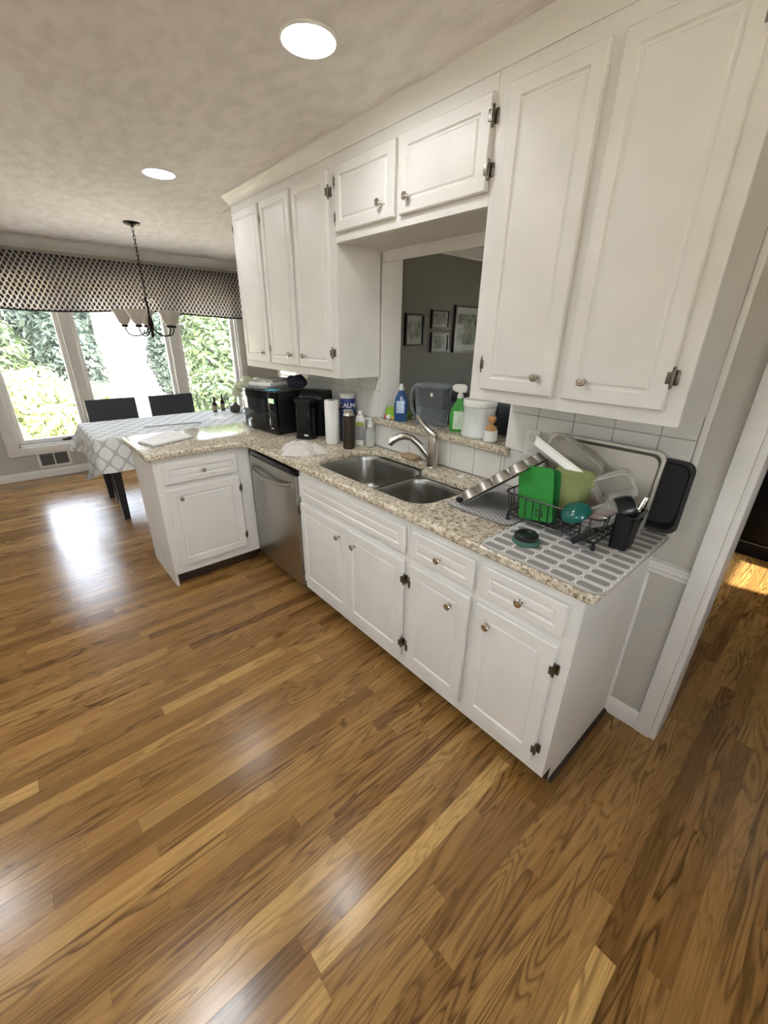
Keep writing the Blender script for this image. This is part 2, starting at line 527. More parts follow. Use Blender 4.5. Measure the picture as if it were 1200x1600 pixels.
# ------------------------------------------------------------------ backsplash tiles (children of the wall)
TW, THH = .157, .173
def tile(x0, x1, z0, z1, cache={}):
    key = (round(x1-x0, 4), round(z1-z0, 4))
    if key not in cache:
        w, h = key
        cache[key] = MB().box(.001, w-.001, -.007, 0, .001, h-.001, .0018, 1).mesh('tile', WTILE)
    return inst('tile', cache[key], wall_n, (x0, D-.0008, z0))
def tiles(xa, xb, za, zb, x0):
    z = ZT+.0005; k = 0
    while z < zb-.01:
        x = x0
        while x < xb-.01:
            a, b, c, d = max(x, xa), min(x+TW, xb), max(z, za), min(z+THH, zb)
            if b-a > .012 and d-c > .01: tile(a, b, c, d)
            x += TW
        z += THH
XT = -.711-TW*20
tiles(OPL, OPR, ZT, OPB-.002, XT)
tiles(OPR, .028, ZT, 1.339, XT)
tiles(-2.86, OPL, ZT, 1.339, XT)
m = MB(); m.box(-2.86, OPL, D-.0006, D, ZT, 1.339); m.box(OPL, OPR, D-.0006, D, ZT, OPB); m.box(OPR, .028, D-.0006, D, ZT, 1.339)
m.build('grout', GROUT, wall_n, smooth=0)
MB().box(-.60, -.53, D-.0135, D-.0078, 1.083, 1.197, .003).build('outlet', WPLAS)
o = bpy.data.objects['outlet']; tag(o, 'white wall outlet on the tiles behind the baking sheet', 'outlet')
for dz in (1.115, 1.165):
    MB().box(-.578, -.552, D-.0155, D-.0134, dz-.014, dz+.014, .002).build('socket', WTILE, o)

# ------------------------------------------------------------------ cabinets
T = .019
def panel_mesh(w, h, g):
    rings = []
    for ins, y in ((0, 0), (0, -(T-.004)), (.004, -T), (g, -T), (g+.005, -(T-.006)), (g+.011, -(T-.006)), (g+.017, -(T-.0025)), (g+.024, -(T-.0015))):
        rings.append([(ins, y, ins), (w-ins, y, ins), (w-ins, y, h-ins), (ins, y, h-ins)])
    return MB().loft(rings).mesh('door', WHITE, 20)
AX = Matrix.Rotation(R(90), 4, 'X')     # z axis -> -y
KNOB = MB().lathe([(.0085, 0), (.0085, .002), (.0055, .004), (.0048, .012), (.009, .016), (.0145, .020), (.0150, .023), (.0132, .0262), (.0105, .0268), (.0098, .0258), (.0065, .0258), (.0055, .0285), (.001, .0295)], 18, AX).mesh('knob', NICKEL)
def hinge_mesh():
    m = MB()
    m.box(.004, .017, -.0025, -.0002, -.020, .020, .003)          # leaf on the frame
    m.box(-.010, .002, -T-.003, -T-.0005, -.016, .016, .001)       # leaf on the door
    m.cyl((.003, -.013, -.023), (.003, -.013, .023), .005, seg=10)
    m.box(-.001, .004, -T-.003, -.0002, -.016, .016)
    for s in (-1, 1): m.ball((.003, -.013, s*.0255), .0048, 8)
    return m.mesh('hinge', DNICK)
HINGE = hinge_mesh()
PM = {}
def front(kind, parent, x0, x1, z0, z1, knob=None, hinge=None, hz=(), g=.045):
    key = (round(x1-x0, 4), round(z1-z0, 4), g)
    if key not in PM: PM[key] = panel_mesh(key[0], key[1], g)
    w, h = key[:2]
    d = inst(kind, PM[key], parent, (x0, -.0012, z0))
    if knob: inst('knob', KNOB, d, (knob[0]-x0, -T, knob[1]-z0))
    for z in hz:
        if hinge == 'R': inst('hinge', HINGE, d, (w, 0, z-z0))
        else: inst('hinge', HINGE_L, d, (0, 0, z-z0))
    return d
HINGE_L = HINGE.copy()
HINGE_L.transform(Matrix.Scale(-1, 4, (1, 0, 0))); HINGE_L.flip_normals()

def carcass(parent, w, dep, z0, z1, top=True, t=.016):
    m = MB()
    m.box(0, t, .019, dep, z0, z1); m.box(w-t, w, .019, dep, z0, z1)
    m.box(t, w-t, .019, dep, z0, z0+.016); m.box(t, w-t, dep-.006, dep, z0+.016, z1)
    if top: m.box(t, w-t, .019, dep-.006, z1-.016, z1)
    m.build('carcass', WHITE, parent, smooth=0)
    MB().box(0, w, 0, .019, z0, z1, .0012, 1).build('face_frame', WHITE, parent)
ZF = ZT-TH-.0005
def base_cab(name, label, x0, x1, loc=None, rot=0, end_panel=None):
    c = thing(name, label, 'cabinet', loc or (x0, 0, 0), rot, 'white base cabinets')
    w = x1-x0
    carcass(c, w, D-.004, .0914, ZF, False, .005)
    k = MB(); k.box(.0, w, .075, .09, 0, .0914)
    k.build('toe_kick', DARKGAP, c, smooth=0)
    return c
# sink base
xs = -1.6199
c = base_cab('sink_base_cabinet', 'white sink base cabinet with one wide false drawer front over two doors', xs, -.7205)
lx = lambda x: x-xs
front('drawer_front', c, lx(-1.600), lx(-.7413), .7167, .8367, g=.03)
front('door', c, lx(-1.600), lx(-1.1535), .155, .6781, (lx(-1.215), .610), 'L', (.62, .215))
front('door', c, lx(-1.1515), lx(-.7413), .155, .6781, (lx(-1.085), .607), 'R', (.585, .235))
xs = -.7205
c = base_cab('drawer_base_cabinet', 'narrow white base cabinet with drawer over door, next to the sink base', xs, -.3705)
front('drawer', c, lx(-.6985), lx(-.3815), .7167, .8367, (lx(-.540), .776), g=.03)
front('door', c, lx(-.6985), lx(-.3867), .155, .6781, (lx(-.468), .603), 'L', (.585, .235))
xs = -.3705
c = base_cab('end_base_cabinet', 'white base cabinet with drawer over door at the open end of the run', xs, 0)
front('drawer', c, lx(-.3429), lx(-.036), .7167, .8367, (lx(-.184), .776), g=.03)
front('door', c, lx(-.3532), lx(-.0407), .155, .6781, (lx(-.290), .612), 'R', (.585, .215))
k = MB().prism([(0, .0914), (.075, .0914), (.075, 0), (D-.004, 0), (D-.004, ZF), (0, ZF)], 0, .003, Matrix(((0, 0, 1, lx(0)), (1, 0, 0, 0), (0, 1, 0, 0), (0, 0, 0, 1)))).build('end_panel', WHITE, c, smooth=0)
MB().cyl((lx(0)+.009, .075, .008), (lx(0)+.009, D-.02, .008), .009, seg=8).build('shoe_molding', DARKGAP, c)
# peninsula unit: faces +x
XP, YP = -2.278, -.596
pc = thing('peninsula_cabinet', 'white peninsula base cabinet with one drawer over one door beside the dishwasher', 'cabinet', (XP, YP, 0), R(90), 'white base cabinets')
w = -YP-.001
m = MB(); m.box(0, .018, .019, .53, 0, ZF); m.box(.018, w-.016, .512, .53, 0, ZF); m.box(w-.016, w, .019, .53, .0914, ZF); m.box(.018, w-.016, .019, .512, .0914, .1074)
m.build('carcass', WHITE, pc, smooth=0)
m = MB(); m.box(0, w, 0, .019, .0914, ZF, .0012, 1); m.build('face_frame', WHITE, pc)
MB().box(.018, w, .06, .075, 0, .0914).build('toe_kick', DARKGAP, pc, smooth=0)
ly = lambda y: y-YP
front('drawer', pc, ly(-.5512), ly(-.0965), .7167, .8367, (ly(-.323), .776), g=.03)
front('door', pc, ly(-.5512), ly(-.0965), .155, .6781, (ly(-.478), .618), 'R', (.60, .245))
# blind corner box behind the dishwasher line carries the corner of the worktop
cc = thing('corner_base_cabinet', 'plain white blind corner cabinet between peninsula unit and dishwasher', 'cabinet', (-2.81, .001, 0), 0, 'white base cabinets')
m = MB(); m.box(0, .016, 0, D-.006, 0, ZF); m.box(.55, .565, .09, D-.006, 0, ZF); m.box(.55, .565, 0, .09, .0914, ZF); m.box(.016, .55, D-.02, D-.006, 0, ZF)
m.build('carcass', WHITE, cc, smooth=0)

# upper cabinets
ZE, ZS, ZU, YU = 1.3408, 1.9863, 2.345, .2935
def upper(name, label, x0, x1, z0):
    c = thing(name, label, 'cabinet', (x0, YU, z0), 0, 'white wall cabinets')
    carcass(c, x1-x0, D-YU-.0085 if z0 < 1.5 else D-YU-.001, 0, ZU-z0)
    return c
def uf(c, x0, z0, xa, xb, za, zb, kx, kz, hs, hz, g=.042):
    front('door', c, xa-x0, xb-x0, za-z0, zb-z0, (kx-x0, kz-z0), hs, [z-z0 for z in hz], g)
ZD0, ZD1 = 1.3843, 2.2865
c = upper('wall_cabinet', 'tall white three-door wall cabinet above the microwave', -2.812, -1.6166, ZE)
uf(c, -2.812, ZE, -2.7684, -2.4027, ZD0, ZD1, -2.475, 1.448, 'L', (2.20, 1.475))
uf(c, -2.812, ZE, -2.375, -2.0291, ZD0, ZD1, -2.098, 1.448, 'L', (2.20, 1.475))
uf(c, -2.812, ZE, -1.9987, -1.6600, ZD0, ZD1, -1.935, 1.448, 'R', (2.20, 1.475))
c = upper('over_sink_cabinet', 'short white two-door wall cabinet bridging the opening above the sink', -1.6156, -.7107, ZS)
uf(c, -1.6156, ZS, -1.5956, -1.1753, 2.0251, ZD1, -1.255, 2.085, 'L', (2.225, 2.085))
uf(c, -1.6156, ZS, -1.1454, -.7150, 2.0251, ZD1, -1.090, 2.078, 'R', (2.225, 2.085))
c = upper('wall_cabinet', 'tall white two-door wall cabinet above the dish rack', -.7097, .029, ZE)
uf(c, -.7097, ZE, -.6531, -.3578, ZD0, ZD1, -.418, 1.446, 'L', (1.475,))
uf(c, -.7097, ZE, -.3212, -.0173, ZD0, ZD1, -.252, 1.446, 'R', (2.20, 1.475))

# ------------------------------------------------------------------ dishwasher
dw = thing('dishwasher', 'stainless steel dishwasher with bar handle beside the peninsula cabinet', 'dishwasher', (-2.232, 0, 0))
DW = .608
MB().box(.004, DW-.004, .03, .57, .10, ZF-.004).build('tub', BLKM, dw, smooth=0)
MB().box(.004, DW-.004, -.022, .029, .10, .826, .004).build('door', STEEL, dw)
MB().box(.004, DW-.004, -.018, .029, .828, .858, .003).build('control_strip', BLKG, dw)
MB().box(.01, DW-.01, .06, .08, .0, .098).build('kick_plate', BLKM, dw, smooth=0)
pts = []
for i in range(17):
    s = i/16; a = 4*s*(1-s)
    pts.append((.05+s*(DW-.10), -.030-.036*a**.6, .765-.022*a))
m = MB()
rings = [[Vector(p)+Vector(q) for q in ((0, -.004, -.012), (0, -.009, 0), (0, -.004, .012), (0, .006, .012), (0, .006, -.012))] for p in pts]
m.loft(rings)
for p in (pts[0], pts[-1]): m.box(p[0]-.012, p[0]+.012, -.034, -.022, .753, .777, .002)
m.build('handle', STEEL, dw)

# ------------------------------------------------------------------ worktop with cut-out
def slab(name, outer, holes, z0, z1, mat, bev):
    bm = bmesh.new()
    def loop(pts):
        vs_ = [bm.verts.new((x, y, z1)) for x, y in pts]
        return [bm.edges.new((vs_[i], vs_[(i+1) % len(vs_)])) for i in range(len(vs_))]
    es = loop(outer)
    he = []
    for h in holes: he += loop(h)
    bmesh.ops.triangle_fill(bm, edges=es+he, use_beauty=True, use_dissolve=False)
    ge = bmesh.ops.extrude_face_region(bm, geom=list(bm.faces))
    for v in [g for g in ge['geom'] if isinstance(g, bmesh.types.BMVert)]: v.co.z = z0
    bmesh.ops.recalc_face_normals(bm, faces=bm.faces)
    ed = [e for e in bm.edges if len(e.link_faces) == 2 and abs(e.verts[0].co.z-e.verts[1].co.z) < 1e-6 and e.calc_face_angle(0) > .8]
    bmesh.ops.bevel(bm, geom=ed, offset=bev, segments=3, profile=.5, affect='EDGES')
    m = MB(); m.bm.free(); m.bm = bm
    return m.build(name, mat)
outer = rounded([(.033, -.030, .022), (.033, .5855, .0), (-2.865, .5855, .01), (-2.865, -.628, .02), (-2.250, -.628, .02), (-2.250, -.085, .02), (-2.195, -.030, .02)], 5)
hole = rounded([(-1.575, .062, .13), (-.742, .062, .10), (-.722, .43, .05), (-1.085, .43, .02), (-1.125, .515, .07), (-1.625, .515, .15)], 8)
tag(slab('worktop', outer, [hole], ZT-TH, ZT, GRAN, .010), 'L-shaped speckled beige granite worktop over the white base cabinets', 'countertop')
tag(slab('serving_sill', rounded([(-1.655, .566, .006), (-.668, .566, .006), (-.668, .5945, 0), (-.704, .5945, 0), (-.704, .79, .01), (-1.602, .79, .01), (-1.602, .5945, 0), (-1.655, .5945, 0)], 3), [], 1.059, 1.095, GRAN, .004), 'granite ledge in the serving opening behind the sink', 'ledge')

# ------------------------------------------------------------------ sink and tap
sk = thing('double_sink', 'stainless double-bowl sink set under the granite worktop', 'sink', (0, 0, 0))
def bowl(x0, x1, y0, y1, r, depth, name):
    prof = [(-.002, 0), (0, -.004), (.004, -.03), (.010, -depth+.045), (.018, -depth+.02), (.035, -depth+.006), (.06, -depth)]
    rings = []
    for ins, z in prof:
        rr = max(.02, r-ins*.4)
        rings.append([(x, y, ZT-TH-.001+z) for x, y in rrect(x0+ins, x1-ins, y0+ins, y1-ins, rr, 8)])
    mb = MB().loft(rings, False, True)
    o = mb.build(name, SINKST, sk, smooth=50)
    cx, cy = (x0+x1)/2, (y0+y1)/2+.03
    MB().lathe([(.045, .0015), (.042, .004), (.034, .0025), (.03, -.001), (.004, -.001)], 20, Matrix.Translation((cx, cy, ZT-TH-depth))).build('drain', NICKEL, o)
bowl(-1.608, -1.108, .045, .500, .10, .21, 'bowl')
bowl(-1.088, -.729, .045, .425, .085, .18, 'bowl')
m = MB(); m.box(-1.106, -1.090, .10, .415, ZT-TH-.02, ZT-TH-.0035, .004)
m.build('divider', SINKST, sk)

FX, FY = -1.082, .512
fa = thing('kitchen_faucet', 'brushed nickel single-lever faucet behind the sink', 'faucet', (FX, FY, ZT))
MB().lathe([(.034, 0), (.034, .006), (.030, .010), (.029, .06), (.028, .135), (.027, .150), (.0265, .154), (.025, .172), (.014, .181)], 22).build('body', NICKEL, fa)
d = Vector((-.72, -.69, 0)).normalized()
sp = [(0, 0, .03), (.035, 0, .075), (.075, 0, .125), (.115, 0, .158), (.150, 0, .168), (.185, 0, .162), (.215, 0, .146), (.236, 0, .126)]
P3 = [d*a+Vector((0, 0, c_)) for a, _, c_ in sp]
MB().tube(P3, [.019, .019, .0185, .018, .0185, .020, .0215, .0215], 14).build('spout', NICKEL, fa)
MB().cyl(P3[-1], P3[-1]+(P3[-1]-P3[-2]).normalized()*.004, .015, .013).build('spray_face', BLK, fa)
h0 = Vector((0, 0, .170))
hd = Vector((-.86, -.15, 0)).normalized()
MB().tube([h0+hd*a+Vector((0, 0, b)) for a, b in ((-.012, .0), (.01, .012), (.04, .030), (.08, .062), (.115, .098))], [.018, .019, .014, .010, .007], 10).build('lever', NICKEL, fa)
tag(MB().lathe([(.021, 0), (.021, .004), (.017, .0065), (.003, .007)], 20).build('hole_cover', WPLAS, loc=(-.874, .507, ZT)), 'round white cap on the granite beside the faucet', 'cap')
tag(MB().box(-.055, .055, -.033, .033, 0, .022, .006).build('sponge', plain('tan_sponge', S(176, 150, 118), .9, bump=.6, bscale=300), loc=(-1.285, .549, ZT), rot=(0, 0, R(-4))), 'tan kitchen sponge lying behind the sink', 'sponge')
# ------------------------------------------------------------------ recessed ceiling lamps
def emis(name, c, s):
    t = NT(name); t.b.inputs['Base Color'].default_value = (0.8, .8, .8, 1)
    t.b.inputs['Emission Color'].default_value = c; t.b.inputs['Emission Strength'].default_value = s
    return t.m
LENS = emis('lit_lamp_lens', (.955, .98, 1, 1), LAMP)
LENS_B = emis('brighter_lamp_lens', (.955, .98, 1, 1), LAMP*2.6)
def can_light(x, y, label, LENS):
    r = thing('ceiling_light', label, 'ceiling light', (x, y, ZC), 0, 'recessed ceiling lights')
    MB().lathe([(.092, 0), (.092, -.003), (.088, -.006), (.083, -.006), (.081, -.002), (.081, 0)], 32, None, False, False).build('trim_ring', WPLAS, r)
    MB().lathe([(.0805, -.001), (.076, -.0045), (.05, -.0065), (.002, -.0068)], 32, None, False, True).build('lens', LENS, r)
can_light(-1.11, -.15, 'lit round recessed ceiling light in front of the cabinets above the sink', LENS)
can_light(-2.70, -.16, 'lit round recessed ceiling light above the peninsula', LENS)
can_light(-1.12, -1.12, 'lit round recessed ceiling light above the middle of the kitchen floor', LENS_B)
can_light(-2.70, -2.15, 'added fill ceiling light, out of view, near the south wall on the window side', LENS_B)  # unseen lamp added behind the camera as fill
can_light(-1.10, -2.15, 'added fill ceiling light, out of view, near the south wall behind the kitchen floor', LENS_B)  # second added fill lamp, also out of view

# ------------------------------------------------------------------ things on the worktop
def at(u, v, axis, val):
    """photo pixel -> point where its ray meets the plane axis = val"""
    d = fw+rt2*((u-600)/FPX)+up2*((800-v)/FPX)
    return CAM+d*((val-CAM[axis])/d[axis])
# microwave
mw = thing('microwave', 'black countertop microwave with papers piled on top', 'microwave', (-2.655, .165, ZT), R(8))
W_, H_, DP = .40, .292, .33
MB().box(0, W_, .018, DP, .012, H_, .006).build('housing', BLK, mw)
for x in (.03, W_-.03):
    for y in (.05, DP-.04): MB().cyl((x, y, 0), (x, y, .0125), .012, seg=10).build('foot', BLKM, mw)
dr = MB().box(.002, W_-.092, -.004, .0175, .014, H_-.002, .004).build('door', BLKG, mw)
MB().box(.03, W_-.13, -.0055, -.0042, .07, H_-.055, .001).build('door_window', plain('smoked_oven_glass', S(34, 38, 42), .05), dr)
pn = MB().box(W_-.09, W_-.002, -.004, .0175, .014, H_-.002, .004).build('control_panel', BLKG, mw)
MB().box(W_-.078, W_-.02, -.0055, -.0042, H_-.075, H_-.045).build('display', emis('green_display', (.25, .8, .15, 1), .35), pn)
for i in range(4):
    for j in range(3): MB().box(W_-.077+j*.021, W_-.061+j*.021, -.0050, -.0042, .085+i*.022, .1+i*.022, .001).build('button', BLK, pn)
MB().box(W_-.076, W_-.018, -.0065, -.0042, .03, .062, .004).build('open_button', BLK, pn)
MB().box(W_-.060, W_-.034, -.0072, -.0066, .042, .049, .0003).build('emblem', NICKEL, pn)
# pile on the microwave
mat = plain('magazine_print', S(170, 166, 160), .45, var=.5, scale=30)
ZM = ZT+H_
def leaflet(x, y, z, w, d, h, rz, ma, name, label, cat='magazine', ry=0):
    m = MB().box(-w/2, w/2, -d/2, d/2, 0, h, min(.002, h*.4), 1)
    o = m.build(name, ma, loc=(x, y, z), rot=(0, ry, rz))
    return tag(o, label, cat)
leaflet(-2.572, .36, ZM+.0005, .21, .28, .018, R(14), GREYP, 'magazine', 'grey printed magazine lying flat on the microwave')
leaflet(-2.578, .365, ZM+.019, .20, .27, .022, R(22), PAPER, 'notebook', 'white notebook on the magazine on the microwave')
leaflet(-2.585, .37, ZM+.0415, .17, .25, .016, R(30), mat, 'catalogue', 'thin grey catalogue topmost of the pile on the microwave')
leaflet(-2.385, .265, ZM+.0005, .085, .10, .003, R(35), plain('sky_blue_card', S(96, 176, 200), .6), 'card', 'sky-blue card at the front corner of the microwave top', 'card')
bag = MB().ball((0, 0, .047), .085, 16, 1.1, .8, .55)
for v in bag.bm.verts:
    v.co += Vector((math.sin(v.co.y*90)*.006, math.sin(v.co.x*70)*.006, math.sin(v.co.x*60+v.co.y*45)*.008 if v.co.z > .02 else 0))
tag(bag.build('cloth_pouch', plain('dark_navy_cloth', S(34, 36, 52), .9), loc=(-2.345, .440, ZM+.003)), 'dark navy cloth pouch slumped on the back of the microwave', 'pouch')

# coffee maker
cm = thing('coffee_maker', 'black pod coffee maker between microwave and paper towel roll', 'coffee maker', (-2.135, .42, ZT), R(28))
prof = rounded([(-.15, .0, .02), (.15, .0, .02), (.15, .30, .05), (-.15, .30, .07)], 6)
YZ = Matrix(((0, 0, 1, 0), (1, 0, 0, 0), (0, 1, 0, 0), (0, 0, 0, 1)))
MB().prism([(y+.03, z) for y, z in rounded([(-.05, .0, .02), (.13, .0, .02), (.13, .305, .05), (-.05, .305, .07)], 6)], -.085, .085, YZ).build('body', BLK, cm)
tw = MB().prism(rrect(-.062, .062, -.135, -.0205, .035, 6), 0.012, .245).build('water_tower', BLKG, cm)
MB().prism(rrect(-.066, .066, -.140, -.0205, .037, 6), 0.0, .0115).build('base', BLKM, cm)
MB().prism(rrect(-.066, .066, -.140, -.0205, .037, 6), .2455, .262).build('lid', BLK, cm)
for i in range(4): MB().ball((.03, -.131, .218-i*.018), .004, 8).build('button_light', NICKEL, cm)
MB().box(.012, .042, -.1365, -.1335, .024, .034, .001).build('emblem', WPLAS, cm)

def bottle(name, label, cat, loc, prof, mat, seg=20, rot=0, group=None):
    r = thing(name, label, cat, loc, rot, group)
    MB().lathe(prof, seg).build('body', mat, r)
    return r
j = bottle('canister', 'off-white ceramic canister with black lid behind the paper towels', 'canister', (-2.01, .515, ZT), [(.05, 0), (.054, .005), (.054, .15), (.05, .155), (.05, .157), (.053, .16), (.053, .185), (.05, .19)], plain('cream_ceramic', S(205, 202, 194), .25))
MB().lathe([(.052, .1905), (.052, .2), (.045, .207), (.015, .212), (.012, .222), (.018, .235), (.01, .245)], 20).build('lid', BLK, j)
tw = thing('paper_towel_roll', 'slim white paper towel roll standing on the worktop', 'paper towels', (-1.868, .405, ZT))
MB().lathe([(.021, 0), (.044, 0), (.046, .003), (.046, .272), (.044, .275), (.021, .275)], 26, None, False, False).build('sheets', PAPER, tw)
MB().lathe([(.0185, 0.0), (.0205, .0), (.0205, .2755), (.0185, .2755)], 18, None, False, False).build('core', plain('cardboard', S(150, 125, 95), .9), tw)
tb = bottle('thermal_bottle', 'tall dark brown steel thermal bottle next to the sink', 'bottle', (-1.690, .405, ZT), [(.034, 0), (.037, .004), (.037, .185), (.036, .205)], plain('brown_metallic_coat', S(66, 58, 46), .35, .6), 24)
MB().lathe([(.0355, .2055), (.033, .214), (.026, .222), (.026, .236), (.023, .240), (.004, .241)], 20).build('cap', NICKEL, tb)
# blue tub with lettering
BLU = plain('royal_blue_label', S(28, 54, 124), .4)
ct = thing('powder_tub', 'blue powder tub lettered CALM with a white lid, by the tiles', 'tub', (-1.868, .530, ZT), R(48))
MB().lathe([(.046, 0), (.049, .004), (.049, .275), (.047, .28)], 28).build('body', BLU, ct)
MB().lathe([(.0495, .2805), (.0505, .284), (.0505, .305), (.048, .309), (.003, .309)], 28).build('lid', WPLAS, ct)
inst('lettering', text_mesh('CALM', .040, .0016, WPLAS), ct, (0, -.0500, .236), (R(90), 0, 0))
MB().box(-.028, .028, -.0500, -.040, .196, .208, .001).build('pale_strip', plain('pale_blue_print', S(150, 185, 215), .5), ct)
lb = thing('lotion_bottle', 'white lotion bottle with green and grey label behind thermal bottle', 'bottle', (-1.735, .530, ZT), R(40))
MB().loft([[(x, y, z) for x, y in rrect(-w, w, -.02, .02, .018)] for w, z in ((.028, 0), (.031, .004), (.031, .16), (.022, .185), (.014, .19))]).build('body', WPLAS, lb)
MB().box(-.026, .026, -.0215, -.0195, .03, .12, .001).build('label', GREYP, lb)
MB().box(-.026, .026, -.0216, -.0195, .122, .145, .001).build('green_band', plain('lime_label', S(168, 178, 66), .5), lb)
MB().lathe([(.0145, .1905), (.0145, .212), (.012, .216)], 16).build('cap', WPLAS, lb)
sd = thing('soap_dispenser', 'clear plastic soap bottle with white pump at the wall end of the ledge', 'soap dispenser', (-1.640, .535, ZT), R(40))
MB().lathe([(.026, 0), (.03, .004), (.031, .05), (.028, .10), (.014, .122), (.0135, .128)], 22).build('body', clear('cloudy_soap_plastic', (.92, .93, .92, 1), .1, .72), sd)
MB().lathe([(.0275, .003), (.0275, .035), (.002, .036)], 18).build('soap', clear('pale_soap', (.9, .88, .78, 1), .1, .6), sd)
m = MB().lathe([(.0165, .1285), (.0165, .15), (.008, .153), (.006, .172), (.017, .173), (.017, .182), (.01, .185)], 18); m.box(-.045, .0, -.006, .006, .174, .183, .003)
m.build('pump', WPLAS, sd)
# crumpled cloth
m = MB()
def cloth(u, v):
    a = u*2*PI; r = v*(1+.14*math.sin(3*a+.6)+.10*math.sin(5*a)+.05*math.sin(11*a))
    x, y = .135*r*math.cos(a), .098*r*math.sin(a)
    e = max(0, 1-v**4)
    ph = 44*(y-.35*x+.016*math.sin(34*x+1)+.010*math.sin(61*x))
    ph2 = 48*(x+.5*y+.02*math.sin(40*y))
    ridge = .034*abs(math.sin(ph))**.7+.010*abs(math.sin(ph2))**.6
    return (x, y, .002+e*(.006+.020*(1-v*v)+ridge))
m.grid(cloth, 120, 40, 0, 1, 0.001, 1)
bmesh.ops.remove_doubles(m.bm, verts=m.bm.verts, dist=.0004)
o = m.build('dish_cloth', plain('white_terry_cloth', S(206, 202, 195), .95, bump=.3, bscale=400), loc=(-1.775, .115, ZT), rot=(0, 0, R(38)), smooth=80)
tag(o, 'crumpled white dish cloth on the worktop above the dishwasher', 'cloth')
# folded papers on the peninsula
pts = [(-2.60, -.585), (-2.43, -.535), (-2.54, -.262), (-2.82, -.34)]
cx, cy = -2.6, -.43
for k, (dz, hh, sc_, ma, lb_) in enumerate(((.0, .007, 1.0, GREYP, 'grey folder lying on the peninsula worktop under white paper pad'), (.0072, .009, .97, PAPER, 'white paper pad on top of the grey folder on the peninsula'))):
    m = MB().prism([((x-cx)*sc_, (y-cy)*sc_) for x, y in pts], 0, hh)
    tag(m.build('paper_pad' if k else 'folder', ma, loc=(cx, cy, ZT+dz), smooth=0), lb_, 'paper')

# ------------------------------------------------------------------ on the ledge
ZL = 1.095
gn = MB()
gn.grid(lambda u, v: (u, v, .003+max(0, .052*math.sin(PI*min(1, max(0, v+.045)/.09)))*(1-.25*math.sin(30*u))), 14, 10, -.075, .075, -.045, .045)
tag(gn.build('folded_cloth', plain('lime_green_microfibre', S(140, 186, 62), .9, bump=.5), loc=(-1.530, .672, ZL), rot=(0, 0, R(22)), solid=.003, smooth=60), 'folded lime green cloth on the granite ledge', 'cloth')
for x, y, c_, r_, n_, l_ in ((-1.560, .600, (190, 40, 58), .014, 'red_ball', 'small red ball on the ledge in front of the green cloth'), (-1.495, .598, (224, 178, 60), .014, 'yellow_ball', 'small yellow ball on the ledge before the green cloth'), (-1.466, .608, (124, 36, 44), .012, 'maroon_ball', 'small maroon ball on the ledge near the blue dish soap'), (-1.528, .590, (230, 226, 218), .017, 'white_ball', 'white knobbly ball at the front of the ledge')):
    b = MB().ball((0, 0, r_*.9), r_, 12, 1.15, 1, .9)
    tag(b.build(n_, plain(n_+'_skin', S(*c_), .45), loc=(x, y, ZL), smooth=80), l_, 'ball', 'small balls on the ledge')
ds = thing('dish_soap', 'blue dish soap bottle with white label on the ledge', 'bottle', (-1.456, .622, ZL), R(38))
MB().loft([[(x, y, z) for x, y in rrect(-w, w, -d_, d_, d_*.8)] for w, d_, z in ((.036, .02, 0), (.04, .023, .006), (.04, .023, .09), (.034, .021, .135), (.02, .016, .165), (.014, .013, .18))]).build('body', clear('blue_soap_plastic', (.06, .16, .42, 1), .08, .45), ds)
MB().loft([[(x, y, z) for x, y in rrect(-w, w, -d_, d_, d_*.8)] for w, d_, z in ((.033, .018, .004), (.037, .020, .01), (.037, .020, .06))]).build('liquid', plain('deep_blue_liquid', S(24, 56, 120), .2), ds)
MB().box(-.024, .024, -.0245, -.0225, .05, .12, .001).build('label', plain('soap_label', S(186, 206, 228), .5, var=.3, scale=60), ds)
m = MB().lathe([(.0145, .1805), (.0145, .20), (.01, .206), (.009, .215), (.004, .216)], 16)
m.build('cap', FROST, ds)
pt = thing('water_pitcher', 'smoky clear water filter pitcher with dark lid on the ledge', 'pitcher', (-1.268, .695, ZL), R(12))
SMOKE = clear('smoky_clear_plastic', (.70, .74, .78, 1), .06, .86)
sect = lambda w, d_: rounded([(-w, -d_, .03), (w*.9, -d_, .03), (w*1.05, 0, .02), (w*.9, d_, .03), (-w, d_, .03)], 5)
MB().loft([[(x, y, z) for x, y in sect(w, d_)] for w, d_, z in ((.085, .045, 0), (.09, .048, .006), (.105, .056, .21))], True, False).build('jug', SMOKE, pt)
MB().loft([[(x, y, z) for x, y in sect(w, d_)] for w, d_, z in ((.080, .040, .10), (.09, .046, .19), (.098, .05, .205))]).build('reservoir', plain('dark_navy_reservoir', S(26, 32, 42), .2), pt)
MB().loft([[(x, y, z) for x, y in sect(w, d_)] for w, d_, z in ((.107, .058, .2105), (.107, .058, .222), (.095, .05, .232))]).build('lid', SMOKE, pt)
MB().box(.015, .03, -.0595, -.057, .165, .185, .001).build('indicator', plain('pale_indicator', S(206, 208, 190), .5), pt)
MB().tube([(-.10, 0, .205), (-.135, 0, .20), (-.150, 0, .16), (-.148, 0, .10), (-.130, 0, .05), (-.092, 0, .03)], .0095, 8).build('handle', SMOKE, pt)
sb = thing('spray_bottle', 'green spray bottle with white trigger head on the ledge', 'spray bottle', (-1.062, .680, ZL), R(25))
GREEN = plain('translucent_green_plastic', S(62, 150, 62), .22)
MB().loft([[(x, y, z) for x, y in rrect(-w, w, -d_, d_, d_*.85)] for w, d_, z in ((.042, .024, 0), (.047, .028, .006), (.048, .028, .09), (.040, .025, .12), (.022, .018, .155), (.015, .015, .175))]).build('body', GREEN, sb)
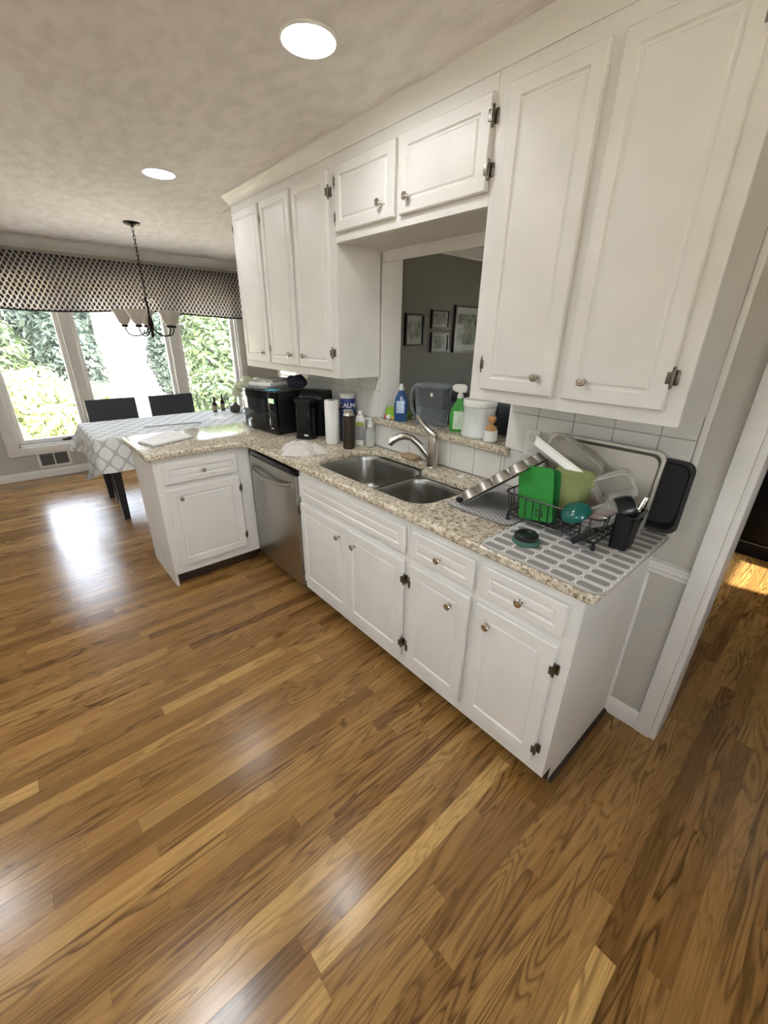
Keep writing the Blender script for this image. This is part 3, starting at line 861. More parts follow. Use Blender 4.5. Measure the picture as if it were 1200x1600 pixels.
MB().box(-.022, .040, -.0292, -.0265, .015, .11, .004).build('label', plain('pale_green_label', S(196, 214, 190), .4, var=.25, scale=70), sb)
m = MB().lathe([(.0165, .1755), (.0165, .193), (.010, .198), (.010, .21)], 16)
m.loft([[(x, y, z) for x, y in rrect(a, b, -h_, h_, h_*.7)] for a, b, h_, z in ((-.022, .030, .011, .205), (-.042, .036, .013, .215), (-.046, .034, .013, .235), (-.030, .024, .010, .245))])
m.build('spray_head', WPLAS, sb)
MB().tube([(.034, 0, .214), (.052, 0, .200), (.050, 0, .175)], [.006, .007, .004], 8).build('trigger', plain('grey_trigger', S(70, 72, 74), .4), sb)
jg = thing('storage_jar', 'large frosted white plastic jar with ribbed lid on the ledge', 'jar', (-.925, .672, ZL))
MB().lathe([(.078, 0), (.083, .006), (.083, .035), (.080, .040), (.080, .135), (.083, .14), (.083, .150), (.078, .153)], 30).build('body', FROST, jg)
MB().lathe([(.0845, .1535), (.0855, .157), (.0855, .182), (.082, .187), (.004, .187)], 40).build('lid', WPLAS, jg)
cu = thing('brush_cup', 'small white cup holding a wooden brush beside the storage jar', 'cup', (-.808, .620, ZL))
MB().lathe([(.028, 0), (.033, .003), (.033, .055), (.030, .056), (.0295, .006), (.002, .005)], 22).build('cup', plain('white_ceramic', S(232, 230, 226), .2), cu)
bs = thing('dish_brush', 'wooden dish brush standing in the small white cup', 'brush', (-.808, .620, ZL+.0065))
MB().lathe([(.024, .0), (.027, .02), (.027, .046)], 16).build('bristles', plain('tan_bristles', S(190, 160, 110), .9, bump=.6, bscale=500), bs)
MB().lathe([(.027, .0465), (.028, .055), (.024, .066), (.011, .074), (.010, .082), (.018, .092), (.021, .104), (.016, .116), (.003, .12)], 18).build('handle', plain('brush_wood', S(186, 140, 88), .5), bs)

# ------------------------------------------------------------------ drying mats
def trellis(name, cu, cv, lo, hi, a, w, rough=.85):
    t = NT(name); t.setp(Roughness=rough)
    uv = t.n('UVMap')
    sp_ = t.n('SeparateXYZ'); t.l(uv.outputs[0], sp_.inputs[0])
    h = t.math('ADD', t.math('COSINE', t.math('MULTIPLY', sp_.outputs[0], 2*PI/cu)), t.math('COSINE', t.math('MULTIPLY', sp_.outputs[1], 2*PI/cv)))
    ab = t.math('ABSOLUTE', h)
    f = t.ramp(ab, [(max(0, a-w), lo), (a, hi)] if w > 0 else [(a, lo), (a-w, hi)])
    ln = t.ramp(t.math('ABSOLUTE', t.math('SUBTRACT', ab, a*.55)), [(.03, (.82, .82, .82, 1)), (.10, (1, 1, 1, 1))])
    c = t.mix(1, f, ln, 'MULTIPLY')
    t.l(t.mix(.25, c, t.noise(t.pos(), 300, 2), 'MULTIPLY'), t.b.inputs['Base Color'])
    t.bump(t.noise(t.pos(), 500, 2), .3, .001)
    return t.m
def chain(name, a, b, lo, hi):
    t = NT(name); t.setp(Roughness=.85)
    uv = t.n('UVMap'); sp_ = t.n('SeparateXYZ'); t.l(uv.outputs[0], sp_.inputs[0])
    cu = t.math('ABSOLUTE', t.math('COSINE', t.math('MULTIPLY', sp_.outputs[0], PI/a)))
    cv = t.math('ABSOLUTE', t.math('COSINE', t.math('MULTIPLY', sp_.outputs[1], PI/b)))
    # long hexagons: flat sides, pointed ends
    g = t.math('MINIMUM', t.math('MULTIPLY', cv, 1.15), t.math('ADD', t.math('MULTIPLY', cu, .95), t.math('MULTIPLY', cv, .5)))
    c = t.ramp(g, [(.26, lo), (.30, hi), (.36, hi), (.40, lo), (.62, lo), (.66, hi)])
    t.l(t.mix(.25, c, t.noise(t.pos(), 300, 2), 'MULTIPLY'), t.b.inputs['Base Color'])
    t.bump(t.noise(t.pos(), 500, 2), .3, .001)
    return t.m
MAT1 = chain('grey_trellis_microfibre', .080, .050, S(242, 241, 238), S(158, 155, 154))
MAT2 = trellis('fine_grey_trellis_microfibre', .030, .020, S(222, 220, 218), S(160, 157, 155), .7, .2)
def mat_obj(x0, x1, y0, y1, r, z0, z1, ma, name, label, hump=None):
    m = MB()
    poly = rrect(x0, x1, y0, y1, r, 5)
    uvl = m.bm.loops.layers.uv.verify()
    m.prism(poly, z0, z1)
    for f in m.bm.faces:
        for lp in f.loops: lp[uvl].uv = (lp.vert.co.x, lp.vert.co.y)
    o = m.build(name, ma, smooth=0)
    bd = MB().tube([(x, y, (z0+z1)/2) for x, y in poly], (z1-z0)*.62, 6, True).build('binding', plain(name+'_edge', S(120, 118, 116) if 'fine' in label else S(176, 174, 172), .9), o)
    return tag(o, label, 'drying mat')
mat_obj(-.690, -.381, .168, .57, .035, ZT+.0004, ZT+.0064, MAT2, 'drying_mat', 'fine-patterned grey and white drying mat between the sink and the dish rack')
mat_obj(-.372, .046, -.022, .570, .045, ZT+.0004, ZT+.0066, MAT1, 'drying_mat', 'large grey and white trellis drying mat under the dish rack at the worktop end')

# ------------------------------------------------------------------ dish rack and what dries in it
ZR = ZT+.0068
RX0, RX1, RY0, RY1 = -.445, -.080, .215, .466
rk = thing('dish_rack', 'black wire dish rack with curled wire sides full of drying dishes', 'dish rack', (0, 0, ZR))
def at_rim(t_):
    per = rrect(RX0, RX1, RY0, RY1, .03, 4); return per
rim = rrect(RX0, RX1, RY0, RY1, .03, 4)
low = rrect(RX0+.012, RX1-.012, RY0+.012, RY1-.012, .025, 4)
MB().tube([(x, y, .112) for x, y in rim], .0032, 6, True).build('top_rim', BLK, rk)
MB().tube([(x, y, .022) for x, y in low], .0028, 6, True).build('bottom_rim', BLK, rk)
for i in range(11):
    x = RX0+.035+i*(RX1-RX0-.07)/10
    MB().tube([(x, RY0, .112), (x, RY0+.008, .05), (x, RY0+.014, .020), (x, RY1-.014, .020), (x, RY1-.008, .05), (x, RY1, .112)], .0019, 5).build('wire', BLK, rk)
for j in range(6):
    y = RY0+.035+j*(RY1-RY0-.07)/5
    MB().tube([(RX0, y, .112), (RX0+.014, y, .017), (RX1-.014, y, .017), (RX1, y, .112)], .0019, 5).build('wire', BLK, rk)
for x in (RX0+.055, RX0+.15, RX0+.245, RX0+.335):
    MB().tube([(x+.014*math.cos(a*PI/8), RY0+.003, .068+.014*math.sin(a*PI/8)) for a in range(16)], .002, 5, True).build('curl', BLK, rk)
for x in (RX0+.025, RX1-.012):
    for y in (RY0+.012, RY1-.012):
        MB().cyl((x, y, 0), (x, y, .024), .008, .005, 10).build('foot', BLKM, rk)
MB().cyl((-.150, RY0-.016, .020), (-.085, RY0-.016, .085), .011, .011, 10).build('grip', BLKM, rk)

# utensil cup hung at the right end of the rack
uc = thing('utensil_caddy', 'black plastic utensil caddy at the right end of the dish rack', 'utensil caddy', (-.078, .345, ZR), R(3))
m = MB().loft([[(x, y, z) for x, y in rrect(.004, .004+w, -d_, d_, .012)] for w, d_, z in ((.055, .05, 0), (.062, .055, .12), (.070, .060, .122), (.070, .060, .126), (.060, .054, .126), (.052, .046, .01))])
m.build('body', BLK, uc)
# green cutting mats
GRN = plain('green_cutting_board', S(46, 140, 58), .4)
gb = MB().prism(rounded([(-.068, 0, .01), (.068, 0, .01), (.066, .198, .016), (-.066, .205, .012)], 4), -.004, .004, Matrix.Rotation(R(90), 4, 'X'))
tag(gb.build('cutting_board', GRN, loc=(-.322, .250, ZR+.024), rot=(R(-3), R(-9), R(3))), 'bright green plastic cutting board upright in the dish rack', 'cutting board')
gb = MB().prism(rounded([(-.068, 0, .01), (.068, 0, .01), (.066, .196, .016), (-.066, .190, .012)], 4), -.0015, .0015, Matrix.Rotation(R(90), 4, 'X'))
tag(gb.build('cutting_mat', plain('dark_green_plastic', S(28, 104, 46), .4), loc=(-.318, .270, ZR+.024), rot=(R(-3), R(-5), R(4))), 'thin dark green cutting mat just behind the bright green board', 'cutting board')
def tub(w, d_, h, r, th=.0025, flare=.9, lip=.004):
    m = MB()
    sec = lambda k, z, e=0: [(x, y, z) for x, y in rrect(-w*k-e, w*k+e, -d_*k-e, d_*k+e, r, 5)]
    m.loft([sec(flare, 0), sec(1, h-.006), sec(1, h-.005, lip), sec(1, h, lip), sec(1, h, -th), sec(flare, th, -th)])
    return m
OLIVE = clear('olive_green_clear_plastic', (.60, .66, .30, 1), .15, .6)
def pose(o, loc, rx=0, ry=0, rz=0):
    o.rotation_euler = (R(rx), R(ry), R(rz)); o.location = loc; return o
o = tub(.070, .066, .10, .025).build('plastic_tub', OLIVE)
tag(pose(o, (-.262, .292, ZR+.136), -82, 6, 4), 'olive green see-through tub on its side behind the green boards', 'tub')
o = tub(.070, .045, .060, .02).build('plastic_tub', clear('pinkish_clear_plastic', (.84, .72, .70, 1), .12, .72))
tag(pose(o, (-.205, .420, ZR+.060), 70, 12, 0), 'pinkish clear plastic tub low in the middle of the dish rack', 'tub')
o = tub(.066, .048, .05, .02).build('food_container', CLEARP)
tag(pose(o, (-.140, .430, ZR+.186), 108, -30, 6), 'clear plastic food container propped against the baking sheet', 'container')
o = tub(.105, .070, .045, .02).build('food_container', clear('greyish_clear_plastic', (.86, .84, .78, 1), .12, .76))
tag(pose(o, (-.300, .462, ZR+.222), 100, 28, 0), 'greyish clear container leaning high on the left of the baking sheet', 'container')
o = tub(.105, .040, .030, .012, .003).build('white_tray', WPLAS)
tag(pose(o, (-.350, .372, ZR+.222), -30, 28, 8), 'white plastic tray lying slanted across the dish rack', 'tray')
# teal cup lid, shaker bottle with black top
m = MB().lathe([(.048, 0), (.050, .004), (.047, .018), (.038, .028), (.022, .034), (.004, .036)], 24)
o = m.build('bowl_lid', plain('teal_plastic', S(28, 96, 88), .18)); tag(pose(o, (-.170, .235, ZR+.102), 24, -18, 0), 'teal domed lid resting on the rack rim', 'lid')
sh = thing('shaker_bottle', 'clear shaker bottle with bulky black top lying across the dish rack', 'bottle', (-.175, .275, ZR+.062))
sh.rotation_euler = Vector((.72, .45, .42)).to_track_quat('Z', 'Y').to_euler()
MB().lathe([(.030, 0), (.034, .004), (.040, .11), (.040, .125)], 22).build('cup', CLEARP, sh)
MB().lathe([(.010, .006), (.012, .10), (.010, .12)], 12).build('whisk', plain('plum_plastic', S(128, 86, 92), .4), sh)
m = MB().lathe([(.043, .1255), (.046, .130), (.045, .160), (.038, .178), (.020, .184), (.004, .185)], 22); m.box(-.018, .018, -.05, -.02, .15, .192, .006)
m.build('top', BLK, sh)
o = MB().lathe([(.003, 0), (.0035, .07), (.009, .08), (.012, .095), (.011, .11), (.004, .12)], 10, None, True, True, 1, .4).build('spoon', NICKEL)
o.rotation_euler = Vector((-.80, .10, -.12)).to_track_quat('Z', 'Y').to_euler(); o.location = (-.072, .236, ZR+.122)
tag(o, 'small steel spoon lying slanted by the teal lid', 'spoon')
o = MB().box(-.006, .006, -.002, .002, 0, .17, .002).build('knife', NICKEL)
o.rotation_euler = (R(-4), R(14), R(20)); o.location = (-.050, .345, ZR+.014)
tag(o, 'steel knife handle standing in the black utensil caddy', 'knife')

# baking sheet and roasting pan leaning on the tiles
def sheet_pan(w, h, dep, r, th=.0018, lip=.010):
    sec = lambda e, z: [(x, y, z) for x, y in rounded([(-w/2-e, -e, r), (w/2+e, -e, r), (w/2+e, h+e, r), (-w/2-e, h+e, r)], 6)]
    return MB().loft([sec(-.012, 0), sec(0, dep), sec(lip, dep), sec(lip+.002, dep-.004), sec(lip+.002, dep-.005), sec(lip-.001, dep-.002), sec(.001, dep-.002), sec(-.010, -th), ], True, True)
o = sheet_pan(.405, .275, .022, .03).build('baking_sheet', ALU)
o.rotation_euler = (R(80), 0, 0); o.rotation_mode = 'XYZ'
o.location = (-.240, .494, ZR+.014)
tag(o, 'large aluminium baking sheet leaning against the tiles behind the rack', 'baking sheet')
o = sheet_pan(.25, .245, .035, .035).build('roasting_pan', plain('dark_nonstick_metal', S(46, 45, 44), .4, 0))
o.rotation_euler = (R(89), 0, 0); o.location = (-.078, .580, ZR+.018)
tag(o, 'dark non-stick roasting pan behind the right end of the baking sheet', 'pan')
# muffin tin leaning on the left of the rack
mt = thing('muffin_tin', 'silver muffin tin leaning against the left end of the dish rack', 'muffin tin', (-.640, .300, ZR+.006))
mt.rotation_euler = (0, R(-39), R(6))
m = MB().box(0, .335, -.11, .13, 0, .003, .001)
m.build('plate', ALU, mt)
for i in range(4):
    for j_ in range(3):
        MB().lathe([(.039, .0035), (.038, .006), (.030, .036), (.026, .039), (.003, .039)], 14, Matrix.Translation((.045+i*.081, -.073+j_*.082, 0))).build('cup', ALU, mt)
MB().box(.0, .335, -.11, .13, -.004, -.0005, .001).build('inside', BLKM, mt)
tag(MB().box(-.014, .014, -.010, .010, 0, .022, .005).build('bottle_stopper', BLKM, loc=(-.652, .218, ZR)), 'small black rubber stopper at the foot of the muffin tin', 'stopper')
# lid with black grip on the mat
ld = thing('container_cover', 'small glass lid with black grip and green rim on the trellis mat', 'lid', (-.268, .105, ZR+.0005))
MB().lathe([(.044, 0), (.047, .004), (.046, .012), (.040, .016)], 24).build('rim', clear('dark_green_glass', (.10, .24, .18, 1), .06, .4), ld)
MB().lathe([(.040, .0165), (.040, .03), (.034, .036), (.022, .036), (.018, .030), (.004, .030)], 22).build('grip', BLK, ld)
# ------------------------------------------------------------------ window
wd = struct(MB().box(XW-.11, XW-.03, WY0, WY1, WZ0-.001, WZ0+.02).build('window_1', TRIM, smooth=0))
def fr(y0, y1, z0, z1, x0=XW-.11, x1=XW-.03, name='window_frame', b=.004):
    return MB().box(x0, x1, y0, y1, z0, z1, b).build(name, TRIM, wd)
cas = MB()
cas.box(XW, XW+.02, WY0-.105, WY0, WZ0-.09, 2.14, .004); cas.box(XW, XW+.02, WY1, WY1+.09, WZ0-.09, 2.14, .004); cas.box(XW, XW+.02, WY0, WY1, WZ0-.09, WZ0, .004); cas.box(XW, XW+.02, WY0, WY1, WZ1, 2.14, .004)
cas.build('casing', TRIM, wd)
lin = MB(); lin.box(XW-.149, XW, WY0, WY0+.02, WZ0, WZ1); lin.box(XW-.149, XW, WY1-.02, WY1, WZ0, WZ1); lin.box(XW-.149, XW, WY0, WY1, WZ0, WZ0+.02); lin.box(XW-.149, XW, WY0, WY1, WZ1-.02, WZ1)
lin.build('lining', TRIM, wd, smooth=0)
fr(-.535, -.435, WZ0+.02, WZ1-.02, XW-.12, XW-.005, 'mullion'); fr(.55, .66, WZ0+.02, WZ1-.02, XW-.12, XW-.005, 'mullion')
for (a, b) in ((WY0+.02, -.535), (-.435, .55), (.66, WY1-.02)):
    s = .045
    f_ = MB()
    f_.box(XW-.10, XW-.045, a, a+s, WZ0+.02, WZ1-.02, .004); f_.box(XW-.10, XW-.045, b-s, b, WZ0+.02, WZ1-.02, .004)
    f_.box(XW-.10, XW-.045, a+s, b-s, WZ0+.02, WZ0+.07, .004); f_.box(XW-.10, XW-.045, a+s, b-s, WZ1-.07, WZ1-.02, .004)
    sash = f_.build('sash', TRIM, wd)
    MB().box(XW-.076, XW-.070, a+s-.005, b-s+.005, WZ0+.065, WZ1-.065).build('pane', PANE, sash, smooth=0)
hk = MB(); hk.box(XW-.045, XW-.025, -.80, -.70, WZ0+.028, WZ0+.045, .005); hk.tube([(XW-.03, -.75, WZ0+.045), (XW-.01, -.74, WZ0+.055), (XW-.008, -.69, WZ0+.052), (XW-.008, -.66, WZ0+.045)], .006, 6)
hk.build('crank_handle', BRONZE, wd)
# wall register under the window
vt = thing('wall_vent', 'white wall register with two dark louvre panels under the window', 'vent', (XW+.001, -.925, .11))
MB().box(0, .008, -.155, .155, 0, .178, .002).build('frame', TRIM, vt)
for a, b in ((-.128, -.006), (.006, .128)):
    pn = MB().box(.008, .0095, a, b, .024, .154).build('louvre_panel', plain('dark_louvre_recess', S(70, 68, 66), .6), vt, smooth=0)
    for i in range(6): MB().box(.0096, .013, a+.002, b-.002, .030+i*.021, .036+i*.021).build('louvre', plain('grey_louvre', S(112, 110, 106), .5) if i == 0 and a < -.1 else bpy.data.materials['grey_louvre'], pn, smooth=0)

# ------------------------------------------------------------------ valance
def valance_mat():
    t = NT('ikat_valance_cloth'); t.setp(Roughness=.9)
    uv = t.n('UVMap'); sp_ = t.n('SeparateXYZ'); t.l(uv.outputs[0], sp_.inputs[0])
    u, v = sp_.outputs[0], sp_.outputs[1]
    h = t.math('ADD', t.math('COSINE', t.math('MULTIPLY', u, 2*PI/.046)), t.math('COSINE', t.math('MULTIPLY', v, 2*PI/.070)))
    wob = t.math('MULTIPLY', t.math('SUBTRACT', t.noise(t.pos(), 40, 2), .5), .7)
    c = t.ramp(t.math('ABSOLUTE', t.math('ADD', h, wob)), [(.50, S(216, 210, 204)), (.85, S(108, 103, 103)), (1.0, S(92, 88, 90))])
    t.l(c, t.b.inputs['Base Color'])
    tr = t.n('BsdfTranslucent'); t.l(c, tr.inputs[0])
    mx = t.n('MixShader'); mx.inputs[0].default_value = .6
    t.l(t.b.outputs[0], mx.inputs[1]); t.l(tr.outputs[0], mx.inputs[2]); t.l(mx.outputs[0], t.out.inputs[0])
    return t.m
VAL = valance_mat()
def vfun(u, v):
    fold = .014*math.sin(u*7.2)+.010*math.sin(u*17+1)+.006*math.sin(u*41)
    k = 1-v/.50
    puff = .05*math.sin(min(1, (1-v/.5))*PI)
    x = XW+.085+puff+fold*(.4+k)
    z = 1.765+v + (1-v/.5)*.018*math.sin(u*3.1+.4)
    return (x, u, z)
va = thing('window_valance', 'grey and white ikat patterned fabric valance across the top of the window', 'valance', (0, 0, 0))
MB().grid(vfun, 240, 16, -1.62, 1.58, 0, .50).build('fabric', VAL, va, smooth=80, solid=.002)
DKT = plain('dark_trim_tape', S(46, 44, 46), .9)
MB().tube([Vector(vfun(-1.62+3.2*i/160, 0))+Vector((.001, 0, -.004)) for i in range(161)], .008, 6).build('edge_trim', DKT, va)
MB().box(XW+.001, XW+.07, -1.62, 1.58, 2.235, 2.255).build('mounting_board', TRIM, va, smooth=0)

# ------------------------------------------------------------------ dining table, cloth, chairs
BLKW = plain('black_stained_wood', S(26, 25, 27), .4)
tx0, tx1, ty0, ty1, tz = -4.50, -3.64, -.70, .98, .745
tb = thing('dining_table', 'black wooden dining table under a patterned white cloth', 'table', ((tx0+tx1)/2, (ty0+ty1)/2, 0))
hx, hy = (tx1-tx0)/2, (ty1-ty0)/2
MB().box(-hx, hx, -hy, hy, .715, tz, .004).build('table_top', BLKW, tb)
MB().box(-hx+.06, hx-.06, -hy+.06, hy-.06, .63, .714).build('apron', BLKW, tb, smooth=0)
for sx in (-1, 1):
    for sy in (-1, 1):
        cx_, cy_ = sx*(hx-.09), sy*(hy-.10)
        MB().loft([[(cx_+a*s_, cy_+b*s_, z) for a, b in ((-1, -1), (1, -1), (1, 1), (-1, 1))] for s_, z in ((.024, 0), (.036, .629))]).build('leg', BLKW, tb, smooth=0)
CLOTHM = trellis('white_trellis_tablecloth', .16, .13, S(200, 202, 202), S(244, 244, 241), .42, .16)
def drape(u, v):
    x, y, z = u, v, tz+.004
    ex = max(0, u-tx1-.004, tx0-.004-u); ey = max(0, v-ty1-.004, ty0-.004-v)
    sx = 1 if u > 0 and False else (1 if u > (tx0+tx1)/2 else -1)
    sy = 1 if v > (ty0+ty1)/2 else -1
    cxp, cyp = min(max(u, tx0-.004), tx1+.004), min(max(v, ty0-.004), ty1+.004)
    drop = max(ex, ey)
    if drop > 0:
        z = tz+.004-drop*.985
        w = .010*math.sin(v*19)+.006*math.sin(v*37) if ex >= ey else .010*math.sin(u*21)+.006*math.sin(u*43)
        k = min(1, drop/.15)
        x, y = cxp, cyp
        if ex > 0: x += sx*(.006+k*(.022+w))+sx*.06*min(ex, ey)
        if ey > 0: y += sy*(.006+k*(.022+w))+sy*.06*min(ex, ey)
        if ex > 0 and ey > 0:
            x += sx*min(ex, ey)*.28; y += sy*min(ex, ey)*.28
    return (x, y, z)
H = .285
tc = MB().grid(drape, 72, 100, tx0-.235, tx1+H, ty0-H, ty1+H)
tag(tc.build('tablecloth', CLOTHM, solid=0, smooth=60), 'white and grey trellis patterned tablecloth draped over the dining table', 'tablecloth')
FAB = plain('charcoal_leatherette', S(36, 38, 44), .5)
def chair(y, label):
    c = thing('dining_chair', label, 'chair', (-4.72, y, 0), 0, 'black dining chairs')
    MB().box(.02, .46, -.225, .225, .42, .49, .02, 3).build('seat', FAB, c)
    MB().prism(rounded([(-.045, .40, .01), (.018, .40, .01), (-.02, .925, .02), (-.065, .925, .02)], 4), -.225, .225, Matrix(((1, 0, 0, 0), (0, 0, -1, 0), (0, 1, 0, 0), (0, 0, 0, 1)))).build('backrest', FAB, c)
    for x_, y_ in ((-.02, -.2), (-.02, .2), (.43, -.2), (.43, .2)):
        MB().loft([[(x_+a*s_, y_+b*s_, z) for a, b in ((-1, -1), (1, -1), (1, 1), (-1, 1))] for s_, z in ((.014, 0), (.02, .42 if x_ > 0 else .399))]).build('leg', BLKW, c, smooth=0)
chair(-.365, 'black upholstered dining chair between table and window, farther from the small bottles and teapot')
chair(.215, 'black upholstered dining chair between table and window, closer to the small bottles')
# things on the table
ZB = tz+.0055
def sauce(x, y, label, h=.17):
    b = thing('sauce_bottle', label, 'bottle', (x, y, ZB), R(45), 'dark bottles on the table')
    MB().lathe([(.020, 0), (.023, .004), (.023, h*.55), (.010, h*.72), (.009, h*.86)], 16).build('body', plain('dark_bottle_glass', S(34, 24, 20), .12), b)
    MB().lathe([(.011, h*.862), (.011, h*.98), (.008, h)], 12).build('cap', BLK, b)
    MB().lathe([(.0235, h*.12), (.0235, h*.45)], 16, None, False, False).build('label', plain('buff_label', S(150, 130, 110), .6), b)
sauce(-4.36, .545, 'small dark sauce bottle with buff label on the tablecloth')
sauce(-4.43, .660, 'dark sauce bottle standing beyond its twin, nearer the teapot', .175)
tp = thing('teapot', 'dark cast metal teapot on the tablecloth beside the small bottles', 'teapot', (-4.23, .720, ZB), R(150))
MB().lathe([(.035, 0), (.05, .01), (.06, .045), (.052, .078), (.03, .088), (.012, .092), (.010, .104), (.003, .108)], 20).build('body', plain('pewter_metal', S(92, 90, 88), .3, .7), tp)
MB().tube([(.05, 0, .04), (.085, 0, .065), (.105, 0, .098)], [.014, .010, .007], 10).build('spout', bpy.data.materials['pewter_metal'], tp)
MB().tube([(-.05, 0, .07), (-.09, 0, .075), (-.10, 0, .045), (-.056, 0, .025)], .006, 8).build('handle', BLK, tp)
gl = thing('eyeglasses', 'pair of dark-framed glasses lying on the tablecloth near teapot', 'glasses', (-4.10, .80, ZB), R(60))
for s_ in (-1, 1):
    MB().tube([(s_*.033+.026*math.cos(a*PI/9), 0, .028+.023*math.sin(a*PI/9)) for a in range(18)], .003, 6, True).build('frame', BLK, gl)
    MB().tube([(s_*.06, 0, .034), (s_*.062, .06, .03), (s_*.060, .12, .012)], .0025, 6).build('temple', BLK, gl)
MB().tube([(-.008, 0, .032), (0, -.002, .036), (.008, 0, .032)], .0025, 6).build('bridge', BLK, gl)
fv = thing('flower_vase', 'vase of creamy white blossoms on the dining table behind the microwave', 'flowers', (-4.0, .80, ZB))
MB().lathe([(.03, 0), (.045, .01), (.055, .07), (.035, .14), (.03, .17), (.036, .18)], 18, None, True, False).build('vase', plain('white_vase', S(220, 220, 216), .3), fv)
fl_m = plain('cream_petals', S(226, 228, 200), .7, bump=.6, bscale=60)
for dx, dy, dz, r_ in ((-.02, -.09, .30, .055), (.03, -.02, .345, .06), (-.04, .03, .31, .05), (.03, .09, .33, .055), (-.01, -.14, .24, .045), (0, .0, .26, .06)):
    MB().tube([(0, 0, .12), (dx*.5, dy*.5, .2), (dx, dy, dz)], .003, 5).build('stem', plain('stem_green', S(80, 110, 60), .6) if dy == -.09 else bpy.data.materials['stem_green'], fv)
    b = MB().ball((dx, dy, dz), r_, 18)
    for v in b.bm.verts:
        q = v.co-Vector((dx, dy, dz)); v.co = Vector((dx, dy, dz))+q*(1+.16*math.sin(q.x*170+q.z*120)*math.sin(q.y*160))
    b.build('blossom', fl_m, fv, smooth=80)
leaflet(-4.02, .44, ZB, .15, .21, .003, R(80), PAPER, 'envelope', 'white sheet of paper lying on the tablecloth', 'paper')
leaflet(-3.93, -.02, ZB, .03, .50, .005, R(-10), plain('grey_ruler', S(120, 118, 114), .5), 'ruler', 'long thin grey strip lying across the tablecloth', 'ruler')

# ------------------------------------------------------------------ chandelier
ch = thing('chandelier', 'dark bronze chandelier with five frosted bell shades over the dining table', 'chandelier', (-4.13, .0, ZC))
MB().lathe([(.066, 0), (.066, -.006), (.055, -.016), (.020, -.024), (.008, -.034)], 24).build('canopy', BRONZE, ch)
z = -.034; k = 0
while z > -.545:
    lk = [(.009*math.cos(a*PI/6)*(k % 2), .009*math.cos(a*PI/6)*(1-k % 2), z-.016+.019*math.sin(a*PI/6)) for a in range(12)]
    MB().tube(lk, .0025, 5, True).build('chain_link', BRONZE, ch); z -= .029; k += 1
MB().lathe([(.005, -.55), (.018, -.565), (.022, -.58), (.010, -.60), (.008, -.70), (.020, -.74), (.026, -.78), (.014, -.82), (.012, -.85), (.018, -.865), (.006, -.885)], 16).build('column', BRONZE, ch)
for i in range(6):
    a = i*PI/3
    MB().tube([(.01*math.cos(a), .01*math.sin(a), -.585), (.045*math.cos(a), .045*math.sin(a), -.572), (.062*math.cos(a), .062*math.sin(a), -.590)], [.005, .009, .002], 6).build('leaf_ornament', NICKEL, ch)
SHADE = NT('frosted_glass_shade'); SHADE.setp(Roughness=.35, Base_Color=S(226, 220, 212))
tr_ = SHADE.n('BsdfTranslucent'); tr_.inputs[0].default_value = S(230, 224, 216)
mx_ = SHADE.n('MixShader'); nz_ = SHADE.noise(SHADE.objc(), 12, 2)
SHADE.l(SHADE.math('MULTIPLY_ADD', nz_, .1, .35), mx_.inputs[0])
SHADE.l(SHADE.b.outputs[0], mx_.inputs[1]); SHADE.l(tr_.outputs[0], mx_.inputs[2]); SHADE.l(mx_.outputs[0], SHADE.out.inputs[0]); SHADE = SHADE.m
for i in range(5):
    a = 2*PI*i/5+.55
    c_, s_ = math.cos(a), math.sin(a)
    pts = [(.014, -.80), (.05, -.845), (.10, -.868), (.15, -.872), (.19, -.858), (.208, -.825), (.210, -.80)]
    arm = MB().tube([(r_*c_, r_*s_, z) for r_, z in pts], .0055, 8).build('arm', BRONZE, ch)
    TR = Matrix.Translation((.21*c_, .21*s_, 0))
    MB().lathe([(.010, -.805), (.026, -.800), (.028, -.785), (.020, -.780)], 16, TR).build('cup', BRONZE, arm)
    MB().lathe([(.018, -.782), (.030, -.775), (.046, -.755), (.056, -.73), (.065, -.70), (.088, -.662), (.086, -.661), (.063, -.698), (.0535, -.73), (.043, -.754), (.028, -.772)], 24, TR).build('shade', SHADE, arm)

# ------------------------------------------------------------------ next room
def picture(y0, y1, z0, z1, art, label, fw_=.018):
    p = thing('framed_picture', label, 'picture', (-2.799, (y0+y1)/2, z0), 0, 'black framed pictures in the next room')
    w, h = (y1-y0)/2, z1-z0
    m = MB(); m.box(0, .03, -w, -w+fw_, 0, h); m.box(0, .03, w-fw_, w, 0, h); m.box(0, .03, -w+fw_, w-fw_, 0, fw_); m.box(0, .03, -w+fw_, w-fw_, h-fw_, h)
    m.build('frame', BLK, p, smooth=0)
    MB().box(.001, .012, -w+fw_, w-fw_, fw_, h-fw_).build('mat_board', plain('pale_mat_board', S(176, 184, 178), .5) if 'pale_mat_board' not in bpy.data.materials else bpy.data.materials['pale_mat_board'], p, smooth=0)
    q = .28
    MB().box(.0122, .014, -w*(1-q), w*(1-q), h*q*.62, h*(1-q*.62)).build('print', art, p, smooth=0)
    MB().box(.020, .022, -w+fw_, w-fw_, fw_, h-fw_).build('glazing', PICGL, p, smooth=0)
PICGL = clear('picture_glass', (1, 1, 1, 1), .02, .985, .5, .12)
def art(name, a, b, sc_):
    t = NT(name); t.setp(Roughness=.6)
    t.l(t.ramp(t.noise(t.objc(), sc_, 4, .6), [(.4, a), (.6, b)]), t.b.inputs['Base Color']); return t.m
picture(1.912, 2.170, 1.475, 1.768, art('misty_print', S(120, 130, 118), S(196, 200, 190), 14), 'black framed picture by itself at the left of the group')
picture(2.280, 2.548, 1.640, 1.815, art('dark_print', S(70, 84, 78), S(140, 150, 140), 20), 'small black framed picture hung above another small one')
picture(2.288, 2.560, 1.412, 1.602, art('leaf_print', S(66, 84, 66), S(150, 160, 146), 24), 'small black framed picture hung below another small one')
